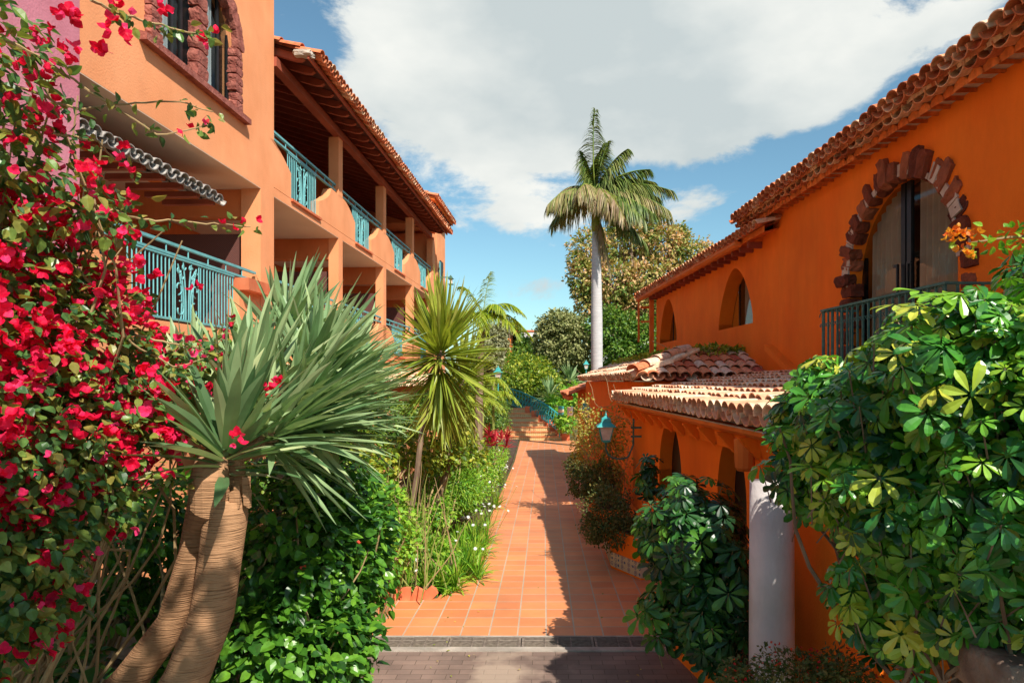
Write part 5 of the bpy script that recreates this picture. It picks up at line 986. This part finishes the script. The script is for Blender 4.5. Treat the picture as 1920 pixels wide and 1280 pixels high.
# behind the steps
bush('golden_shrub', 'broad yellow green shrub behind the stair railing', 'shrub', [(985, 700, 46, 48, 36, 2), (960, 720, 44, 34, 30, 1.6), (1020, 720, 45, 40, 28, 1.6), (1010, 690, 48, 34, 22, 1.6)], SL, 9500, .22, 'lime_leaf', stems=12, stemr=.05, shell=.5)
bush('green_shrub', 'deep green shrub behind the golden one, below the small orange house', 'shrub', [(950, 680, 50, 36, 24, 2), (1000, 665, 54, 30, 22, 2), (910, 690, 40, 30, 40, 1.6), (925, 730, 36, 24, 24, 1.2)], SL, 7000, .24, 'mid_leaf', stems=8, stemr=.05, shell=.5)
def tree(label, base, spec, N, size, m, tr=.3, T=SL, name='broadleaf_tree', cat='tree', shell=.35, group=None, stems=1, tone=None):
    bl = pxblobs(spec); th = thing(name, label, cat, tuple(map(float, base)), 0, group); b_ = M(); fork = np.array(base) + np.array([0, 0, (min(c[2] for c, r in bl) - base[2]) * .55 + .6])
    for s_ in range(stems): p_, r_ = limb(np.array(base) + rng.normal(size=3) * [.3, .3, 0] * (stems > 1), fork, tr, tr * .7, wob=.04); b_.tube(p_, r_, 9)
    for (c_, r_) in bl:
        for k in range(5): q = c_ + r_ * rng.normal(size=3) * .35; p_, rr2 = limb(fork, q, tr * .55, tr * .08, wob=.12, sag=.05); b_.tube(p_, rr2, 6)
    b_.build('trunk', 'bark', th); l_ = M(); scatter(l_, T, bl, N, size, shell, upb=.6, tone=tone); l_.build('crown', m, th)
tree('large spreading tree with pinkish seed heads behind the palm', (P(1180, 690, 52)[0], 52, .3), [(1115, 470, 52, 48, 42, 2), (1180, 455, 53, 60, 42, 2.5), (1250, 460, 52, 50, 40, 2), (1300, 485, 52, 40, 36, 2), (1150, 530, 51, 60, 44, 2.2), (1225, 530, 51, 62, 46, 2.4), (1290, 540, 53, 45, 40, 2.2), (1100, 520, 51, 36, 40, 1.6), (1110, 570, 51, 30, 30, 1.4), (1270, 442, 52, 22, 20, 1), (1165, 425, 52, 22, 18, .9), (1215, 425, 52, 26, 16, .9), (1080, 490, 51, 18, 20, .8), (1085, 545, 51, 16, 16, .8), (1320, 470, 52, 18, 16, .8), (1200, 590, 51, 70, 40, 2), (1330, 520, 53, 30, 30, 1.5)], 21000, .29, 'pink_tree', .5, shell=.45, tone=lambda p, u: .50 + .30 * np.sin(p[:, 0] * 2.3 + np.sin(p[:, 2] * 3)) * np.sin(p[:, 2] * 2.7 + p[:, 1]) + .10 * u[:, 2] + .2 * rng.normal(size=len(p)))
tree('dark green lower tree filling the space under the pinkish one', (P(1230, 690, 47)[0], 47, .2), [(1150, 620, 47, 50, 46, 1.6), (1210, 640, 47, 46, 44, 1.6), (1260, 620, 48, 40, 50, 1.6), (1160, 660, 46, 30, 26, 1.2), (1240, 670, 46, 40, 24, 1.2)], 12000, .25, 'mid_leaf', .25, shell=.4)
tree('round olive green tree left of the palm trunk', (P(1058, 690, 49)[0], 49, .5), [(1055, 612, 49, 46, 30, 1.8), (1030, 640, 49, 30, 32, 1.5), (1080, 645, 48, 34, 40, 1.6), (1055, 665, 48, 36, 24, 1.4)], 15000, .23, 'olive_leaf', .3, shell=.45)
tree('small grey green tree in front of the far orange house', (P(925, 700, 34)[0], 34, -.3), [(925, 640, 34, 26, 30, 1.0), (915, 670, 33, 26, 24, 1.0), (945, 615, 35, 12, 16, .6)], 9000, .17, 'greyg_leaf', .12, shell=.4)
tree('fresh green tree right of the far orange house', (P(985, 700, 58)[0], 58, .5), [(985, 655, 58, 26, 22, 1.5), (962, 640, 54, 16, 34, 1.2), (1000, 680, 56, 26, 20, 1.5)], 8000, .24, 'mid_leaf', .2, shell=.4)
for (px, py, Y, L, m_, lb) in ((1030, 742, 43, 1.3, 'agave_leaf', 'pale grey green spiky plant beside the stair railing'), (1068, 712, 45, 1.2, 'agave_leaf', 'second spiky plant higher up, left of the small porch roof'), (1045, 720, 48, 1.0, 'yucca_leaf', 'yellow green spiky plant above the pale one')):
    c_ = P(px, py, Y); t = thing('spiky_plant', lb, 'plant', (c_[0], c_[1], c_[2] - .6), 0, 'spiky plants on the bank'); b = M(); rosette(b, c_, (0, -.1, 1), 70, L, .06, 5, 100, .15, spread=.1); b.build('leaves', m_, t); b = M(); b.tube([(c_[0], c_[1], c_[2] - .6), c_], .1, 6); b.build('stem', 'bark', t)
bush('bank_shrub', 'mixed low shrubs on the bank right of the steps', 'shrub', [(1040, 765, 41, 26, 24, 1), (1075, 745, 42, 26, 26, 1.2), (1060, 790, 38, 18, 20, .8), (1070, 700, 50, 30, 20, 1.5), (1120, 690, 50, 40, 16, 2)], OV, 6500, .2, 'grass_leaf', stems=8, shell=.4)
bush('leafy_hedge', 'dense green hedge backing the left bed beneath the balconies', 'hedge', [(620, 800, 13, 90, 50, .6), (720, 790, 15, 70, 40, .7), (800, 770, 18, 60, 36, .8), (850, 760, 22, 50, 40, .9), (500, 860, 10, 120, 70, .6), (400, 700, 9, 120, 60, .5)], OV, 12000, .10, 'mid_leaf', stems=12, shell=.5)
# far orange house
fh = thing('far_house', 'small orange house with turquoise shutters glimpsed between trees beyond the steps', 'house', (P(945, 700, 50)[0], 50, .4))
x0, x1 = P(926, 0, 50)[0], P(958, 0, 50)[0]; part('wall', 'orange_trim', lambda b_: b_.box(x0, x1, 50, 54, 0, P(0, 622, 50)[2]), fh)
hr2 = part('roof', 'redledge', lambda b_: b_.prism([(x0 - .4, P(0, 622, 50)[2]), (x1 + .5, P(0, 622, 50)[2]), ((x0 + x1) / 2, P(0, 602, 50)[2])], 'y', 49.6, 54.4), fh)
part('shutter', 'teal', lambda b_: b_.box(P(938, 0, 50)[0], P(943, 0, 50)[0], 49.9, 49.97, P(0, 668, 50)[2], P(0, 650, 50)[2]), fh)
for (px, Y, w_, h_, lb) in ((988, 160, 2.2, 14, 'white block of flats just visible on the far hill'), (1010, 170, 3, 11, 'low white building beside the block on the far hill'), (1170, 120, 5, 11, 'grey building glimpsed through the trees right of the palm')):
    X = P(px, 0, Y)[0]; t = thing('distant_building', lb, 'building', (X, Y, 0)); part('wall', 'white_paint', lambda b_: b_.box(X - w_, X + w_, Y, Y + 6, 0, h_), t); part('roof', 'redledge', lambda b_: b_.box(X - w_ - .2, X + w_ + .2, Y - .2, Y + 6.2, h_ + .01, h_ + .4), t)
    part('window', 'black', lambda b_: [b_.box(X - w_ + 1 + k, X - w_ + 1.5 + k, Y - .05, Y - .01, h_ - 2, h_ - .9) for k in range(int(w_))], t)
bush('added_shade_tree', 'unseen leafy tree added behind the viewpoint to shade the left foreground', 'tree', [((.5, -.7, 4.9), (1.3, .9, .8)), ((-.3, -1.1, 4.9), (1.0, .8, .8))], OV, 3800, .13, 'mid_leaf', base=(.3, -2.6, 0), stems=14, stemr=.06, shell=.2, world=True)  # unseen tree, added behind the camera to cast shade on the left foreground
# fallen leaves and petals
b = M(); NF = 170; ex_ = rng.random(NF); q = np.stack([np.where(ex_ < .4, -1.0 + .12 * rng.normal(size=NF), np.where(ex_ < .7, .95 + .15 * rng.normal(size=NF), rng.uniform(-2.2, 1.2, NF))), rng.uniform(4.6, 16, NF), np.zeros(NF)], 1); q[:, 2] = gz(q[:, 1]) + .008; inst(b, OV, q, frames(nrm(rnd3(NF) * [1, 1, .1]), np.tile([0, 0, 1.0], (NF, 1))), .028 * rng.uniform(.4, 1.3, NF)); o = b.build('fallen_leaves', 'dry_leaf', kind='stuff')
sc.render.engine = 'CYCLES'
